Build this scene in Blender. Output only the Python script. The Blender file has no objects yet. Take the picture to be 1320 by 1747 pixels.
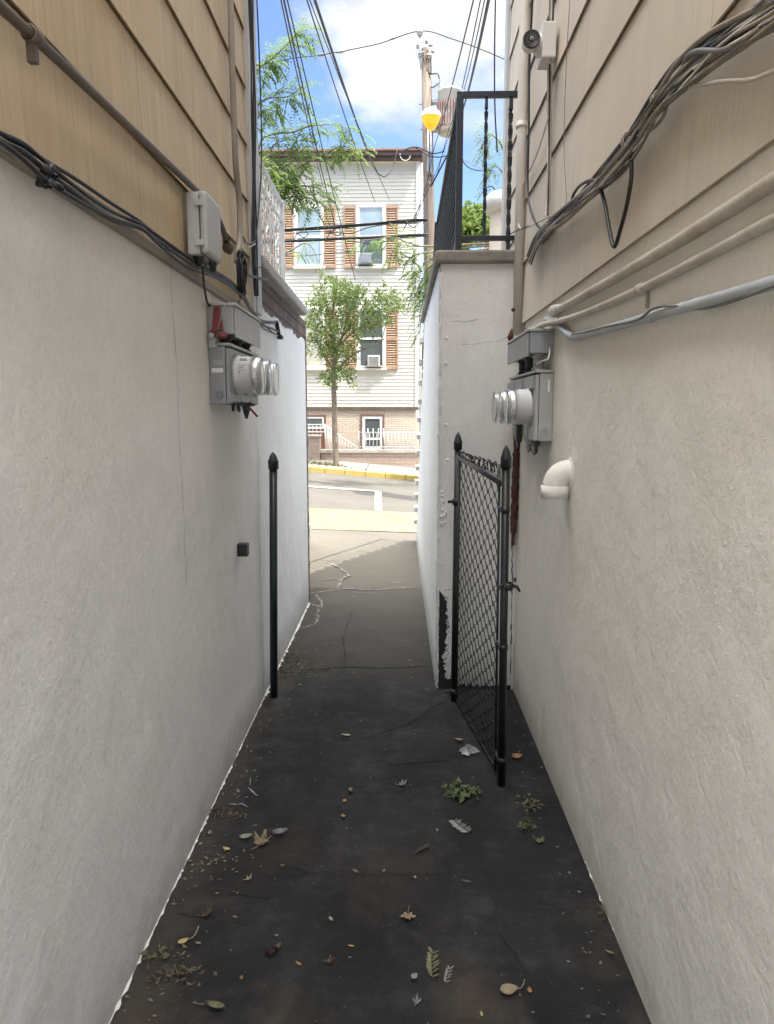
import bpy, bmesh, math, random
from mathutils import Vector, Matrix
random.seed(7)
V = Vector
R = math.radians
scene = bpy.context.scene
COL = scene.collection

# ------------------------------------------------------------------ camera model (used to measure where things stand)
F_PX, CAM_H = 1247.0, 1.6
PITCH, YAW = R(8.0), R(1.45)
CAM = V((0, 0, CAM_H))
ROT = Matrix.Rotation(YAW, 3, 'Z') @ Matrix.Rotation(math.pi / 2 - PITCH, 3, 'X')

def ray(px, py):
    return ROT @ V(((px - 660) / F_PX, -(py - 873.5) / F_PX, -1.0))
def at_y(px, py, y):
    d = ray(px, py); return CAM + d * (y / d.y)

# ground profile -------------------------------------------------------------
ZT = [(-30, .9), (-4, .12), (7.3, -.22), (9.6, -.19), (10.6, -.16), (12.4, -.11), (15, -.05), (18, -.04), (60, .1)]
KT = [(-30, 0), (8.5, 0), (10.6, .03), (12.4, .04), (15, .06), (18, .085), (60, .085)]
def lerp_table(t, y):
    if y <= t[0][0]: return t[0][1]
    for (a, va), (b, vb) in zip(t, t[1:]):
        if y <= b: return va + (vb - va) * (y - a) / (b - a)
    return t[-1][1]
def zg(x, y):
    return lerp_table(ZT, y) - lerp_table(KT, y) * (max(-14, min(12, x)) + 1.0)
def ground(px, py, lift=0.0):
    d = ray(px, py); lo, hi = .5, 80.
    for _ in range(60):
        m = (lo + hi) / 2; p = CAM + d * m
        if p.z > zg(p.x, p.y) + lift: lo = m
        else: hi = m
    return CAM + d * lo

# the two alley walls ---------------------------------------------------------
XL0, XLS = -.762, -.0205            # left wall plane: x = XL0 + XLS*y
XR = .675
def xl(y): return XL0 + XLS * y
def on_left(px, py, out=0.0):
    d = ray(px, py); t = (XL0 + out) / (d.x - XLS * d.y); return CAM + d * t
def on_right(px, py, out=0.0):
    d = ray(px, py); return CAM + d * ((XR - out) / d.x)

# ------------------------------------------------------------------ mesh builder
class MB:
    def __init__(s): s.v = []; s.f = []; s.sm = []
    def add(s, vs, fs, smooth=False):
        o = len(s.v); s.v += [V(p) for p in vs]
        for f in fs: s.f.append([i + o for i in f]); s.sm.append(smooth)
    def box(s, x0, x1, y0, y1, z0, z1):
        vs = [(x, y, z) for z in (z0, z1) for y in (y0, y1) for x in (x0, x1)]
        s.add(vs, [(0, 2, 3, 1), (4, 5, 7, 6), (0, 1, 5, 4), (2, 6, 7, 3), (0, 4, 6, 2), (1, 3, 7, 5)]); return s
    def hexa(s, p):       # 8 points: bottom ring 4 (ccw), top ring 4
        s.add(p, [(3, 2, 1, 0), (4, 5, 6, 7), (0, 1, 5, 4), (1, 2, 6, 5), (2, 3, 7, 6), (3, 0, 4, 7)]); return s
    def lbox(s, y0, y1, o0, o1, z0, z1):    # a box standing out of the left wall between out o0..o1
        s.hexa([(xl(y0) + o0, y0, z0), (xl(y0) + o1, y0, z0), (xl(y1) + o1, y1, z0), (xl(y1) + o0, y1, z0),
                (xl(y0) + o0, y0, z1), (xl(y0) + o1, y0, z1), (xl(y1) + o1, y1, z1), (xl(y1) + o0, y1, z1)]); return s
    def rbox(s, y0, y1, o0, o1, z0, z1):
        return s.box(XR - o1, XR - o0, y0, y1, z0, z1)
    def quad(s, a, b, c, d): s.add([a, b, c, d], [(0, 1, 2, 3)]); return s
    def tube(s, pts, r, n=8, cap=True, smooth=True):
        pts = [V(p) for p in pts]
        keep = [pts[0]]
        for p in pts[1:]:
            if (p - keep[-1]).length > 1e-6: keep.append(p)
        pts = keep
        if len(pts) < 2: return s
        rs = r if isinstance(r, (list, tuple)) else [r] * len(pts)
        if len(rs) != len(pts): rs = [rs[0] + (rs[-1] - rs[0]) * i / (len(pts) - 1) for i in range(len(pts))]
        t = (pts[1] - pts[0]).normalized()
        u = t.cross(V((0, 0, 1)))
        if u.length < .05: u = t.cross(V((0, 1, 0)))
        u.normalize(); vs = []; fs = []
        for i, p in enumerate(pts):
            if i == 0: d = pts[1] - p
            elif i == len(pts) - 1: d = p - pts[i - 1]
            else: d = (pts[i + 1] - p).normalized() + (p - pts[i - 1]).normalized()
            if d.length < 1e-6: d = t
            d.normalize(); u = u - d * u.dot(d)
            if u.length < 1e-4: u = d.orthogonal()
            u.normalize(); w = d.cross(u)
            for k in range(n):
                a = 2 * math.pi * k / n
                vs.append(p + (u * math.cos(a) + w * math.sin(a)) * rs[i])
        m = len(pts)
        for i in range(m - 1):
            for k in range(n):
                k2 = (k + 1) % n
                fs.append((i * n + k, i * n + k2, (i + 1) * n + k2, (i + 1) * n + k))
        s.add(vs, fs, smooth)
        if cap:
            o = len(s.v) - len(vs)
            s.f.append([o + k for k in range(n)][::-1]); s.sm.append(False)
            s.f.append([o + (m - 1) * n + k for k in range(n)]); s.sm.append(False)
        return s
    def lathe(s, base, axis, prof, n=24, smooth=True):     # prof: (distance along axis, radius)
        base = V(base); axis = V(axis).normalized(); u = axis.orthogonal().normalized(); w = axis.cross(u)
        vs = []; fs = []
        for (h, r) in prof:
            for k in range(n):
                a = 2 * math.pi * k / n
                vs.append(base + axis * h + (u * math.cos(a) + w * math.sin(a)) * max(r, 1e-5))
        for i in range(len(prof) - 1):
            for k in range(n):
                k2 = (k + 1) % n
                fs.append((i * n + k, i * n + k2, (i + 1) * n + k2, (i + 1) * n + k))
        s.add(vs, fs, smooth); return s
    def grid(s, fn, us, ws, smooth=True):
        vs = [fn(u, w) for w in ws for u in us]; n = len(us); fs = []
        for j in range(len(ws) - 1):
            for i in range(n - 1):
                fs.append((j * n + i, j * n + i + 1, (j + 1) * n + i + 1, (j + 1) * n + i))
        s.add(vs, fs, smooth); return s
    def build(s, name, m, parent=None, origin=None, bevel=0, smooth_angle=None):
        base = V((0, 0, 0))
        if parent is not None:
            q = parent
            while q is not None: base += q.location; q = q.parent
        if origin is not None: loc = V(origin) - base
        else: loc = V((0, 0, 0))
        off = base + loc
        me = bpy.data.meshes.new(name)
        me.from_pydata([tuple(p - off) for p in s.v], [], s.f)
        me.polygons.foreach_set('use_smooth', s.sm)
        if m is not None: me.materials.append(m)
        me.update()
        o = bpy.data.objects.new(name, me); COL.objects.link(o)
        o.location = loc
        if parent is not None: o.parent = parent
        if bevel:
            b = o.modifiers.new('edge', 'BEVEL'); b.width = bevel; b.segments = 2; b.limit_method = 'ANGLE'; b.angle_limit = R(40)
        return o

def tag(o, label, cat, group=None):
    o['label'] = label; o['category'] = cat
    if group: o['group'] = group
    return o
def thing(name, label, cat, loc, group=None):
    o = bpy.data.objects.new(name, None); COL.objects.link(o); o.location = loc; o.empty_display_size = .1
    return tag(o, label, cat, group)
def struct(o): o['kind'] = 'structure'; return o
def stuff(o, label=None, cat=None):
    o['kind'] = 'stuff'
    if label: o['label'] = label
    if cat: o['category'] = cat
    return o
def copy_tree(o, parent=None):
    c = o.copy(); COL.objects.link(c); c.parent = parent
    for ch in list(o.children): copy_tree(ch, c)
    return c

def smooth_path(pts, n=6):
    pts = [V(p) for p in pts]
    if len(pts) < 3: return pts
    P = [pts[0] * 2 - pts[1]] + pts + [pts[-1] * 2 - pts[-2]]; out = []
    for i in range(1, len(P) - 2):
        a, b, c, d = P[i - 1], P[i], P[i + 1], P[i + 2]
        for k in range(n):
            t = k / n
            out.append(.5 * ((2 * b) + (c - a) * t + (2 * a - 5 * b + 4 * c - d) * t * t + (3 * b - a - 3 * c + d) * t ** 3))
    out.append(pts[-1]); return out
def frange(a, b, n): return [a + (b - a) * i / n for i in range(n + 1)]
rnd = random.uniform

# ------------------------------------------------------------------ node helper
class NT:
    def __init__(s, name):
        s.m = bpy.data.materials.new(name); s.m.use_nodes = True; s.t = s.m.node_tree
        s.b = s.t.nodes['Principled BSDF']; s.out = s.t.nodes['Material Output']; s._c = None
    def n(s, typ, **kw):
        nd = s.t.nodes.new(typ)
        for k, v in kw.items(): setattr(nd, k, v)
        return nd
    def link(s, a, b): s.t.links.new(a, b)
    def put(s, sock, v):
        if hasattr(v, 'is_output') or hasattr(v, 'links'): s.link(v, sock)
        else: sock.default_value = v
    def co(s):
        if s._c is None:
            tc = s.n('ShaderNodeNewGeometry'); s._c = tc.outputs['Position']
        return s._c
    def objco(s): return s.n('ShaderNodeTexCoord').outputs['Object']
    def map(s, vec, scale=(1, 1, 1), loc=(0, 0, 0), rot=(0, 0, 0)):
        m = s.n('ShaderNodeMapping'); s.link(vec, m.inputs['Vector'])
        m.inputs['Scale'].default_value = scale; m.inputs['Location'].default_value = loc; m.inputs['Rotation'].default_value = rot
        return m.outputs[0]
    def swap(s, vec, order):     # order e.g. 'YZX'
        a = s.n('ShaderNodeSeparateXYZ'); s.link(vec, a.inputs[0]); c = s.n('ShaderNodeCombineXYZ')
        for i, k in enumerate(order): s.link(a.outputs[k], c.inputs[i])
        return c.outputs[0]
    def axis(s, vec, k):
        a = s.n('ShaderNodeSeparateXYZ'); s.link(vec, a.inputs[0]); return a.outputs[k]
    def noise(s, vec, scale, detail=4, rough=.55, dist=0):
        t = s.n('ShaderNodeTexNoise'); s.link(vec, t.inputs['Vector'])
        t.inputs['Scale'].default_value = scale; t.inputs['Detail'].default_value = detail
        t.inputs['Roughness'].default_value = rough; t.inputs['Distortion'].default_value = dist
        return t.outputs['Fac']
    def voro(s, vec, scale, feature='F1', out='Distance', rand=1):
        t = s.n('ShaderNodeTexVoronoi', feature=feature); s.link(vec, t.inputs['Vector'])
        t.inputs['Scale'].default_value = scale; t.inputs['Randomness'].default_value = rand
        return t.outputs[out]
    def ramp(s, fac, stops, interp='LINEAR'):
        r = s.n('ShaderNodeValToRGB'); s.link(fac, r.inputs[0]); e = r.color_ramp.elements
        r.color_ramp.interpolation = interp
        while len(e) < len(stops): e.new(.5)
        for i, (p, c) in enumerate(stops):
            e[i].position = p
            e[i].color = (c, c, c, 1) if isinstance(c, (int, float)) else (*c, 1)
        return r.outputs[0]
    def mix(s, fac, a, b, mode='MIX'):
        m = s.n('ShaderNodeMix', data_type='RGBA', blend_type=mode)
        s.put(m.inputs[0], fac); 
        for sock, v in ((m.inputs[6], a), (m.inputs[7], b)):
            if isinstance(v, tuple) and len(v) == 3: v = (*v, 1)
            s.put(sock, v)
        return m.outputs[2]
    def math(s, op, a, b=0.0, clamp=False):
        m = s.n('ShaderNodeMath', operation=op); m.use_clamp = clamp
        s.put(m.inputs[0], a); s.put(m.inputs[1], b); return m.outputs[0]
    def bump(s, h, strength=.3, dist=.01, prev=None):
        b = s.n('ShaderNodeBump'); b.inputs['Strength'].default_value = strength; b.inputs['Distance'].default_value = dist
        s.link(h, b.inputs['Height'])
        if prev is not None: s.link(prev, b.inputs['Normal'])
        return b.outputs[0]
    def fin(s, color=None, rough=None, normal=None, metal=None, spec=None):
        if color is not None: s.put(s.b.inputs['Base Color'], (*color, 1) if isinstance(color, tuple) and len(color) == 3 else color)
        if rough is not None: s.put(s.b.inputs['Roughness'], rough)
        if normal is not None: s.link(normal, s.b.inputs['Normal'])
        if metal is not None: s.put(s.b.inputs['Metallic'], metal)
        if spec is not None: s.put(s.b.inputs['Specular IOR Level'], spec)
        return s.m

def simple(name, c, rough=.6, var=.12, scale=8, bump=.0, bscale=60, metal=0, spec=.4, dirt=None, dirt_amt=.0, dscale=3):
    t = NT(name); p = t.co()
    nz = t.noise(p, scale, 5, .6)
    lo = tuple(max(0, x * (1 - var)) for x in c); hi = tuple(min(1, x * (1 + var)) for x in c)
    col = t.mix(t.ramp(nz, [(.3, 0.), (.7, 1.)]), lo, hi)
    if dirt:
        d = t.ramp(t.noise(p, dscale, 6, .65), [(.5, 0.), (.72, 1.)])
        col = t.mix(t.math('MULTIPLY', d, dirt_amt), col, dirt)
    rg = t.math('ADD', t.math('MULTIPLY', nz, .25), rough - .12)
    nm = t.bump(t.noise(p, bscale, 4, .6), bump, .004) if bump else None
    return t.fin(col, rg, nm, metal, spec)
M = {}
def stucco(name, base, warm, coarse=1.0, stain=(.33, .29, .24), stain_amt=.35, brush=0):
    t = NT(name); p = t.co()
    big = t.ramp(t.noise(p, 1.1, 5, .6), [(.3, 0.), (.7, 1.)])
    col = t.mix(big, base, warm)
    streak = t.ramp(t.noise(t.map(p, (5, 5, .45)), 1.3, 6, .7), [(.46, 0.), (.8, 1.)])
    col = t.mix(t.math('MULTIPLY', t.math('MULTIPLY', streak, t.ramp(t.noise(p, 1.7, 3), [(.3, .35), (.8, 1.)])), stain_amt * .42), col, stain)
    fine = t.noise(p, 55, 4, .6)
    col = t.mix(t.math('MULTIPLY', t.ramp(fine, [(.3, 1.), (.5, 0.)]), .16), col, tuple(x * .55 for x in base))
    # grime rising from the ground line
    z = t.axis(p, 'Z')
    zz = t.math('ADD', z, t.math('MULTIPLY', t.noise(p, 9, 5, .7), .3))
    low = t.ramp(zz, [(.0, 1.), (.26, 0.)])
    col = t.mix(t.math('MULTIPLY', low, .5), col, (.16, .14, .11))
    h1 = t.noise(p, 70, 3, .55); h2 = t.noise(p, 230, 2, .5); h3 = t.noise(t.map(p, (1, 1, .8), rot=(.3, .2, .6)), 4.5, 4, .55)
    tro = t.ramp(t.noise(t.map(p, (9, 9, 9), rot=(.7, .3, .2)), 2.2, 5, .75, 1.2), [(.485, 0.), (.5, 1.), (.515, 0.)])
    gate = t.ramp(t.noise(p, 2.3, 2, .5), [(.45, 0.), (.7, 1.)])
    h = t.math('ADD', t.math('MULTIPLY', h1, .8), t.math('MULTIPLY', h2, .5))
    h = t.math('ADD', h, t.math('MULTIPLY', t.math('MULTIPLY', tro, gate), .3))
    nm = t.bump(h3, .45, .04)
    nm = t.bump(h, .52 * coarse, .005, nm)
    if brush:
        br = t.noise(t.map(p, (130, 25, 3)), 1.0, 3, .6)
        nm = t.bump(br, .5, .004, nm)
    return t.fin(col, .82, nm, 0, .25)
M['stucco_left'] = stucco('stucco_left', (.79, .78, .76), (.83, .822, .81), stain_amt=.10)
M['stucco_right'] = stucco('stucco_right', (.77, .735, .66), (.81, .78, .72), stain_amt=.13)
M['stucco_stoop'] = stucco('stucco_stoop', (.68, .66, .62), (.74, .725, .69), .7)
M['white_masonry'] = stucco('white_masonry', (.78, .79, .79), (.83, .84, .84), .6, stain_amt=.22, brush=1)

def siding(name, c, c2, order, rowh, grain, z0, joint=.62):
    t = NT(name); p = t.co(); q = t.swap(p, order)
    g = t.noise(t.map(q, (grain, 1.9, 1), rot=(0, 0, .03)), 1.0, 5, .7, 1.3)
    col = t.mix(t.ramp(g, [(.3, 0.), (.7, 1.)]), c, c2)
    big = t.ramp(t.noise(p, 1.6, 4, .6), [(.35, 0.), (.7, 1.)])
    col = t.mix(t.math('MULTIPLY', big, .35), col, tuple(x * .78 for x in c))
    br = t.n('ShaderNodeTexBrick'); t.link(t.map(q, (1, 1, 1), loc=(.17, -z0, 0)), br.inputs['Vector'])
    br.inputs['Scale'].default_value = 1; br.inputs['Brick Width'].default_value = joint; br.inputs['Row Height'].default_value = rowh
    br.inputs['Mortar Size'].default_value = .0022; br.inputs['Mortar Smooth'].default_value = .3; br.inputs['Bias'].default_value = 0
    br.offset = .37
    br.inputs['Color1'].default_value = (1, 1, 1, 1); br.inputs['Color2'].default_value = (.86, .85, .84, 1); br.inputs['Mortar'].default_value = (.62, .58, .52, 1)
    col = t.mix(1.0, col, br.outputs['Color'], 'MULTIPLY')
    st = t.ramp(t.noise(t.map(q, (16, .9, 1)), 1, 5, .7), [(.56, 0.), (.78, 1.)])
    col = t.mix(t.math('MULTIPLY', st, .4), col, tuple(x * .45 for x in c))
    sp = t.ramp(t.voro(q, 4.3), [(.0, 1.), (.028, 0.)])
    spg = t.ramp(t.noise(q, 3.3, 2), [(.52, 0.), (.6, 1.)])
    col = t.mix(t.math('MULTIPLY', t.math('MULTIPLY', sp, spg), .75), col, (.11, .07, .04))
    nm = t.bump(g, .6, .005); nm = t.bump(t.noise(p, 4, 2), .2, .02, nm)
    return t.fin(col, .62, nm, 0, .3)
M['tan_siding'] = siding('tan_siding', (.50, .395, .25), (.665, .545, .375), 'YZX', .28, 42, 2.115)
M['beige_siding'] = siding('beige_siding', (.60, .525, .43), (.64, .565, .47), 'YZX', .335, 30, 2.08, 1.9)

def asphalt():
    t = NT('sealed_asphalt'); p = t.co()
    col = t.mix(t.ramp(t.noise(p, 1.3, 6, .65), [(.3, 0.), (.72, 1.)]), (.013, .013, .0145), (.027, .027, .029))
    dirt = t.ramp(t.noise(t.map(p, (1.2, 1, 1)), 1.5, 5, .6), [(.48, 0.), (.66, 1.)])
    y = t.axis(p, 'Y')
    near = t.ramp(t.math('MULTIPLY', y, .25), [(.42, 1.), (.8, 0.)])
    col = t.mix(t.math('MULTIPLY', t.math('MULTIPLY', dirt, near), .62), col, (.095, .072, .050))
    sp = t.ramp(t.voro(p, 130), [(.0, 1.), (.16, 0.)])
    col = t.mix(t.math('MULTIPLY', sp, .45), col, (.10, .096, .092))
    patch = t.ramp(t.noise(t.map(p, (1.5, .8, 1)), 2.6, 3, .5, .6), [(.47, 0.), (.53, 1.)])
    col = t.mix(t.math('MULTIPLY', patch, .35), col, (.012, .0125, .014))
    scr = t.ramp(t.noise(t.map(p, (3, 9, 1), rot=(0, 0, .5)), 3, 8, .8), [(.56, 0.), (.72, 1.)])
    col = t.mix(t.math('MULTIPLY', scr, .35), col, (.085, .08, .074))
    street_end = t.ramp(t.math('MULTIPLY', y, .1), [(.40, 0.), (.72, 1.)])  # paler tone towards the street end
    col = t.mix(street_end, col, (.118, .108, .094))
    dust = t.ramp(t.noise(p, 5, 8, .75), [(.5, 0.), (.8, 1.)])
    col = t.mix(t.math('MULTIPLY', dust, .45), col, (.10, .094, .088))
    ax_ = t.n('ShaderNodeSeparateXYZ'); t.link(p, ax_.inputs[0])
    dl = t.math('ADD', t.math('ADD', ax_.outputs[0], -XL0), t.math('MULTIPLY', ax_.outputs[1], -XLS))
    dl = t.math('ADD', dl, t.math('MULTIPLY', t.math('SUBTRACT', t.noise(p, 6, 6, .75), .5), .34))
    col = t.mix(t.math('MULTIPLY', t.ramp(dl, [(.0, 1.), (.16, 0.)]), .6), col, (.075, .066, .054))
    h = t.math('ADD', t.math('MULTIPLY', t.noise(p, 150, 3, .75), .9), t.math('MULTIPLY', t.noise(p, 26, 4, .6), .6))
    nm = t.bump(t.noise(p, 2.2, 3), .4, .04); nm = t.bump(h, .9, .008, nm)
    return t.fin(col, t.ramp(t.noise(p, 3, 4), [(.3, .7), (.7, .9)]), nm, 0, .16)
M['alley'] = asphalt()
def pave(name, a, b, speck=.25, scale=1.2, rough=.85):
    t = NT(name); p = t.co()
    col = t.mix(t.ramp(t.noise(p, scale, 6, .65), [(.3, 0.), (.7, 1.)]), a, b)
    s1 = t.noise(p, 60, 3, .7)
    col = t.mix(t.math('MULTIPLY', t.ramp(s1, [(.42, 1.), (.55, 0.)]), speck), col, tuple(x * .5 for x in a))
    st = t.ramp(t.noise(t.map(p, (.35, 1.6, 1)), 1.5, 5, .7), [(.5, 0.), (.8, 1.)])
    col = t.mix(t.math('MULTIPLY', st, .35), col, tuple(x * .62 for x in a))
    nm = t.bump(t.noise(p, 90, 4, .7), .4, .006)
    return t.fin(col, rough, nm, 0, .25)
M['sidewalk'] = pave('concrete_sidewalk', (.135, .121, .100), (.168, .151, .126), .4)
M['road'] = pave('road_asphalt', (.118, .109, .093), (.15, .139, .12), .3, .7)
M['apron'] = pave('yellow_concrete', (.225, .19, .115), (.27, .235, .15), .35, 2)
M['far_walk'] = pave('far_concrete', (.33, .29, .24), (.4, .36, .3), .2)
M['kerb_yellow'] = pave('kerb_yellow', (.56, .39, .10), (.60, .47, .19), .3, 5)
M['earth'] = pave('earth', (.16, .13, .09), (.22, .18, .12), .3)
M['yard'] = pave('yard_concrete', (.46, .43, .38), (.54, .51, .46), .15)
M['line'] = pave('road_paint', (.66, .64, .58), (.74, .72, .66), .35, 9)

def brick(name, c1, c2, mortar, order, w=.21, h=.075, msize=.008, bump=.6):
    t = NT(name); p = t.co(); q = t.swap(p, order)
    q = t.mix(.0, q, q)
    br = t.n('ShaderNodeTexBrick'); t.link(q, br.inputs['Vector']); br.inputs['Scale'].default_value = 1
    br.inputs['Brick Width'].default_value = w; br.inputs['Row Height'].default_value = h; br.inputs['Mortar Size'].default_value = msize
    br.inputs['Mortar Smooth'].default_value = .2
    br.inputs['Color1'].default_value = (*c1, 1); br.inputs['Color2'].default_value = (*c2, 1); br.inputs['Mortar'].default_value = (*mortar, 1)
    nz = t.noise(p, 40, 4, .7)
    col = t.mix(t.math('MULTIPLY', t.ramp(nz, [(.35, 1.), (.6, 0.)]), .5), br.outputs['Color'], tuple(x * .35 for x in c1))
    hh = t.math('ADD', t.math('MULTIPLY', br.outputs['Fac'], -1.0), t.math('MULTIPLY', nz, .9))
    return t.fin(col, .85, t.bump(hh, bump, .012), 0, .2)
M['brick_cream'] = brick('brick_cream', (.70, .585, .475), (.62, .505, .405), (.46, .37, .29), 'XZY', .2, .062, .008)
M['brick_brown'] = brick('brick_brown', (.17, .125, .11), (.235, .18, .155), (.085, .075, .07), 'YZX', .22, .08)
M['brick_front'] = brick('brick_front', (.17, .09, .07), (.23, .13, .10), (.20, .18, .165), 'XZY', .22, .075)
M['garden_brick'] = brick('garden_brick', (.46, .36, .29), (.40, .31, .25), (.30, .25, .21), 'XZY', .3, .1)

M['clap'] = simple('cream_clapboard', (.57, .545, .475), .55, .05, 3, .12, 40, dirt=(.5, .45, .36), dirt_amt=.25)
M['white_trim'] = simple('white_trim', (.72, .72, .70), .5, .06, 6, dirt=(.45, .42, .36), dirt_amt=.25)
M['turret_paint'] = simple('turret_paint', (.45, .44, .41), .6, .1, 6)
M['rail_soft'] = simple('rail_soft', (.50, .49, .465), .5, .1, 9)
M['rail_white'] = simple('rail_white', (.62, .63, .64), .45, .08, 14, .1, dirt=(.36, .33, .3), dirt_amt=.3)
M['corner_trim'] = simple('corner_trim', (.47, .47, .46), .5, .08, 5, dirt=(.3, .28, .25), dirt_amt=.4)
M['shutter'] = simple('shutter_brown', (.37, .24, .16), .55, .15, 4, .1, 30)
M['cornice'] = simple('cornice_brown', (.085, .058, .055), .6, .25, 4, .2, 20)
M['roof_edge'] = simple('roof_edge', (.25, .13, .09), .7, .25, 6, .2, 20)
M['door_frame'] = simple('door_frame', (.17, .085, .065), .55, .15)
M['slab'] = simple('slab_stone', (.21, .19, .165), .85, .3, 7, .7, 40, dirt=(.07, .065, .06), dirt_amt=.6, dscale=6)
M['slab_pale'] = simple('slab_pale', (.33, .31, .285), .8, .2, 7, .5, 40, dirt=(.17, .16, .15), dirt_amt=.6)
M['step_white'] = simple('step_white', (.66, .63, .58), .7, .1, 9, .3)
M['black_iron'] = simple('black_iron', (.016, .017, .02), .42, .3, 20, .25, 90, 0, .5)
M['black_vinyl'] = simple('black_vinyl', (.012, .013, .014), .4, .25, 20, .1, 60, 0, .45)
M['post_green'] = simple('post_green_black', (.010, .018, .019), .35, .25, 8, .1, 60, 0, .5)
M['cable_black'] = simple('cable_black', (.018, .018, .019), .5, .3, 12)
M['cable_grey'] = simple('cable_grey', (.17, .16, .15), .6, .25, 9)
M['cable_tan'] = simple('cable_tan', (.26, .22, .175), .7, .25, 9)
M['cable_white'] = simple('cable_white', (.50, .46, .40), .6, .15, 9)
M['conduit_brown'] = simple('conduit_brown', (.125, .10, .08), .5, .25, 5, .15, 40, .2, dirt=(.09, .07, .05), dirt_amt=.5)
M['conduit_tan'] = simple('conduit_grey_tan', (.27, .235, .195), .55, .2, 5, .1, 40)
M['pipe_beige'] = simple('pipe_painted_beige', (.50, .455, .39), .55, .14, 4, .3, 25, 0, .3, (.26, .15, .08), .55, 5)
M['pipe_grey'] = simple('pipe_bluegrey', (.42, .45, .46), .5, .16, 6, .2, 30, .1, .4, (.3, .27, .22), .45, 8)
M['pvc'] = simple('pvc_white', (.72, .695, .64), .55, .08, 8, .15, 20, dirt=(.4, .34, .27), dirt_amt=.45, dscale=7)
M['pvc_drain'] = simple('pvc_drain', (.545, .51, .455), .45, .1, 6, .15, 20, dirt=(.33, .26, .18), dirt_amt=.4)
M['box_grey'] = simple('box_grey', (.42, .42, .40), .5, .1, 5, .1, 30, dirt=(.25, .24, .22), dirt_amt=.3)
M['meter_grey'] = simple('meter_enclosure', (.29, .295, .295), .45, .12, 6, .1, 30, .3, .4, (.15, .15, .15), .4)
M['meter_light'] = simple('meter_enclosure_pale', (.37, .37, .35), .45, .14, 6, .12, 30, .3, .4, (.17, .16, .145), .5)
M['meter_barrel'] = simple('meter_barrel', (.56, .56, .55), .4, .06, 6, 0, 30, .1, .5)
M['meter_face'] = simple('meter_face', (.62, .62, .58), .5, .2, 25)
M['dark_plastic'] = simple('dark_plastic', (.03, .03, .032), .45, .3, 20)
M['sticker'] = simple('sticker', (.72, .71, .66), .6, .05)
M['red_plastic'] = simple('red_plastic', (.22, .038, .045), .5, .2, 12)
M['rust'] = simple('rust', (.095, .038, .026), .85, .5, 18, .8, 60, dirt=(.05, .025, .02), dirt_amt=.7, dscale=10)
M['tar'] = simple('tar', (.016, .015, .015), .7, .4, 30, .8, 60)
M['crack_dark'] = simple('crack_dark', (.012, .012, .012), .9, .3)
M['crack_wall'] = simple('crack_wall', (.16, .15, .135), .9, .3)
M['chalk'] = simple('chalk', (.25, .245, .235), .9, .5, 40, .4)
M['paint_drip'] = simple('paint_drip', (.70, .695, .68), .7, .15, 20, .4)
M['camera_white'] = simple('camera_white', (.60, .58, .55), .4, .06)
M['concrete_cap'] = simple('concrete_cap', (.38, .35, .30), .85, .2, 5, .4)

def wood_pole():
    t = NT('pole_wood'); p = t.co()
    g = t.noise(t.map(p, (26, 26, 1.3)), 1.0, 5, .7)
    col = t.mix(t.ramp(g, [(.3, 0.), (.7, 1.)]), (.135, .108, .088), (.31, .25, .20))
    k = t.ramp(t.noise(t.map(p, (7, 7, 2)), 1, 5, .7), [(.52, 0.), (.68, 1.)])
    col = t.mix(t.math('MULTIPLY', k, .6), col, (.11, .075, .055))
    return t.fin(col, .85, t.bump(g, .7, .02), 0, .2)
M['pole'] = wood_pole()
M['bark'] = simple('bark', (.20, .165, .125), .9, .35, 14, .9, 30)
def leafmat(name, a, b, trans=.45):
    t = NT(name); p = t.co()
    c = t.mix(t.ramp(t.noise(p, 2.2, 4, .7), [(.3, 0.), (.7, 1.)]), a, b)
    f = t.ramp(t.noise(p, 19, 3, .7), [(.3, 0.), (.7, 1.)])
    c = t.mix(t.math('MULTIPLY', f, .4), c, tuple(min(1, x * 1.7) for x in b))
    t.fin(c, .5, None, 0, .35)
    tr = t.n('ShaderNodeBsdfTranslucent'); t.link(c, tr.inputs[0])
    mx = t.n('ShaderNodeMixShader'); mx.inputs[0].default_value = trans
    t.link(t.b.outputs[0], mx.inputs[1]); t.link(tr.outputs[0], mx.inputs[2]); t.link(mx.outputs[0], t.out.inputs['Surface'])
    return t.m
M['leaf_street'] = leafmat('leaf_street', (.105, .16, .042), (.19, .25, .078))
M['leaf_locust'] = leafmat('leaf_locust', (.115, .18, .05), (.20, .28, .095))
M['leaf_bright'] = leafmat('leaf_bright', (.11, .17, .04), (.185, .25, .065))
M['grass'] = leafmat('grass_blades', (.07, .12, .03), (.14, .17, .05), .3)
def glass_window(name, tint, rough=.06):
    t = NT(name); p = t.co()
    c = t.mix(t.ramp(t.noise(p, 1.4, 3), [(.35, 0.), (.65, 1.)]), tint, tuple(x * 1.35 for x in tint))
    t.fin(c, rough, None, 0, .8); return t.m
M['pane_blind'] = glass_window('pane_with_blind', (.25, .31, .34))
M['pane_dark'] = glass_window('pane_dark', (.07, .08, .085))
M['pane_curtain'] = glass_window('pane_curtain', (.34, .33, .27), .2)
def clear_glass():
    t = NT('meter_glass'); tr = t.n('ShaderNodeBsdfTransparent'); gl_ = t.n('ShaderNodeBsdfGlossy'); gl_.inputs['Roughness'].default_value = .06
    fr = t.n('ShaderNodeLayerWeight'); fr.inputs[0].default_value = .35; mx = t.n('ShaderNodeMixShader'); t.link(t.math('ADD', t.math('MULTIPLY', fr.outputs['Facing'], .55), .07), mx.inputs[0])
    t.link(tr.outputs[0], mx.inputs[1]); t.link(gl_.outputs[0], mx.inputs[2]); t.link(mx.outputs[0], t.out.inputs['Surface'])
    return t.m
M['clear'] = clear_glass()
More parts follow.
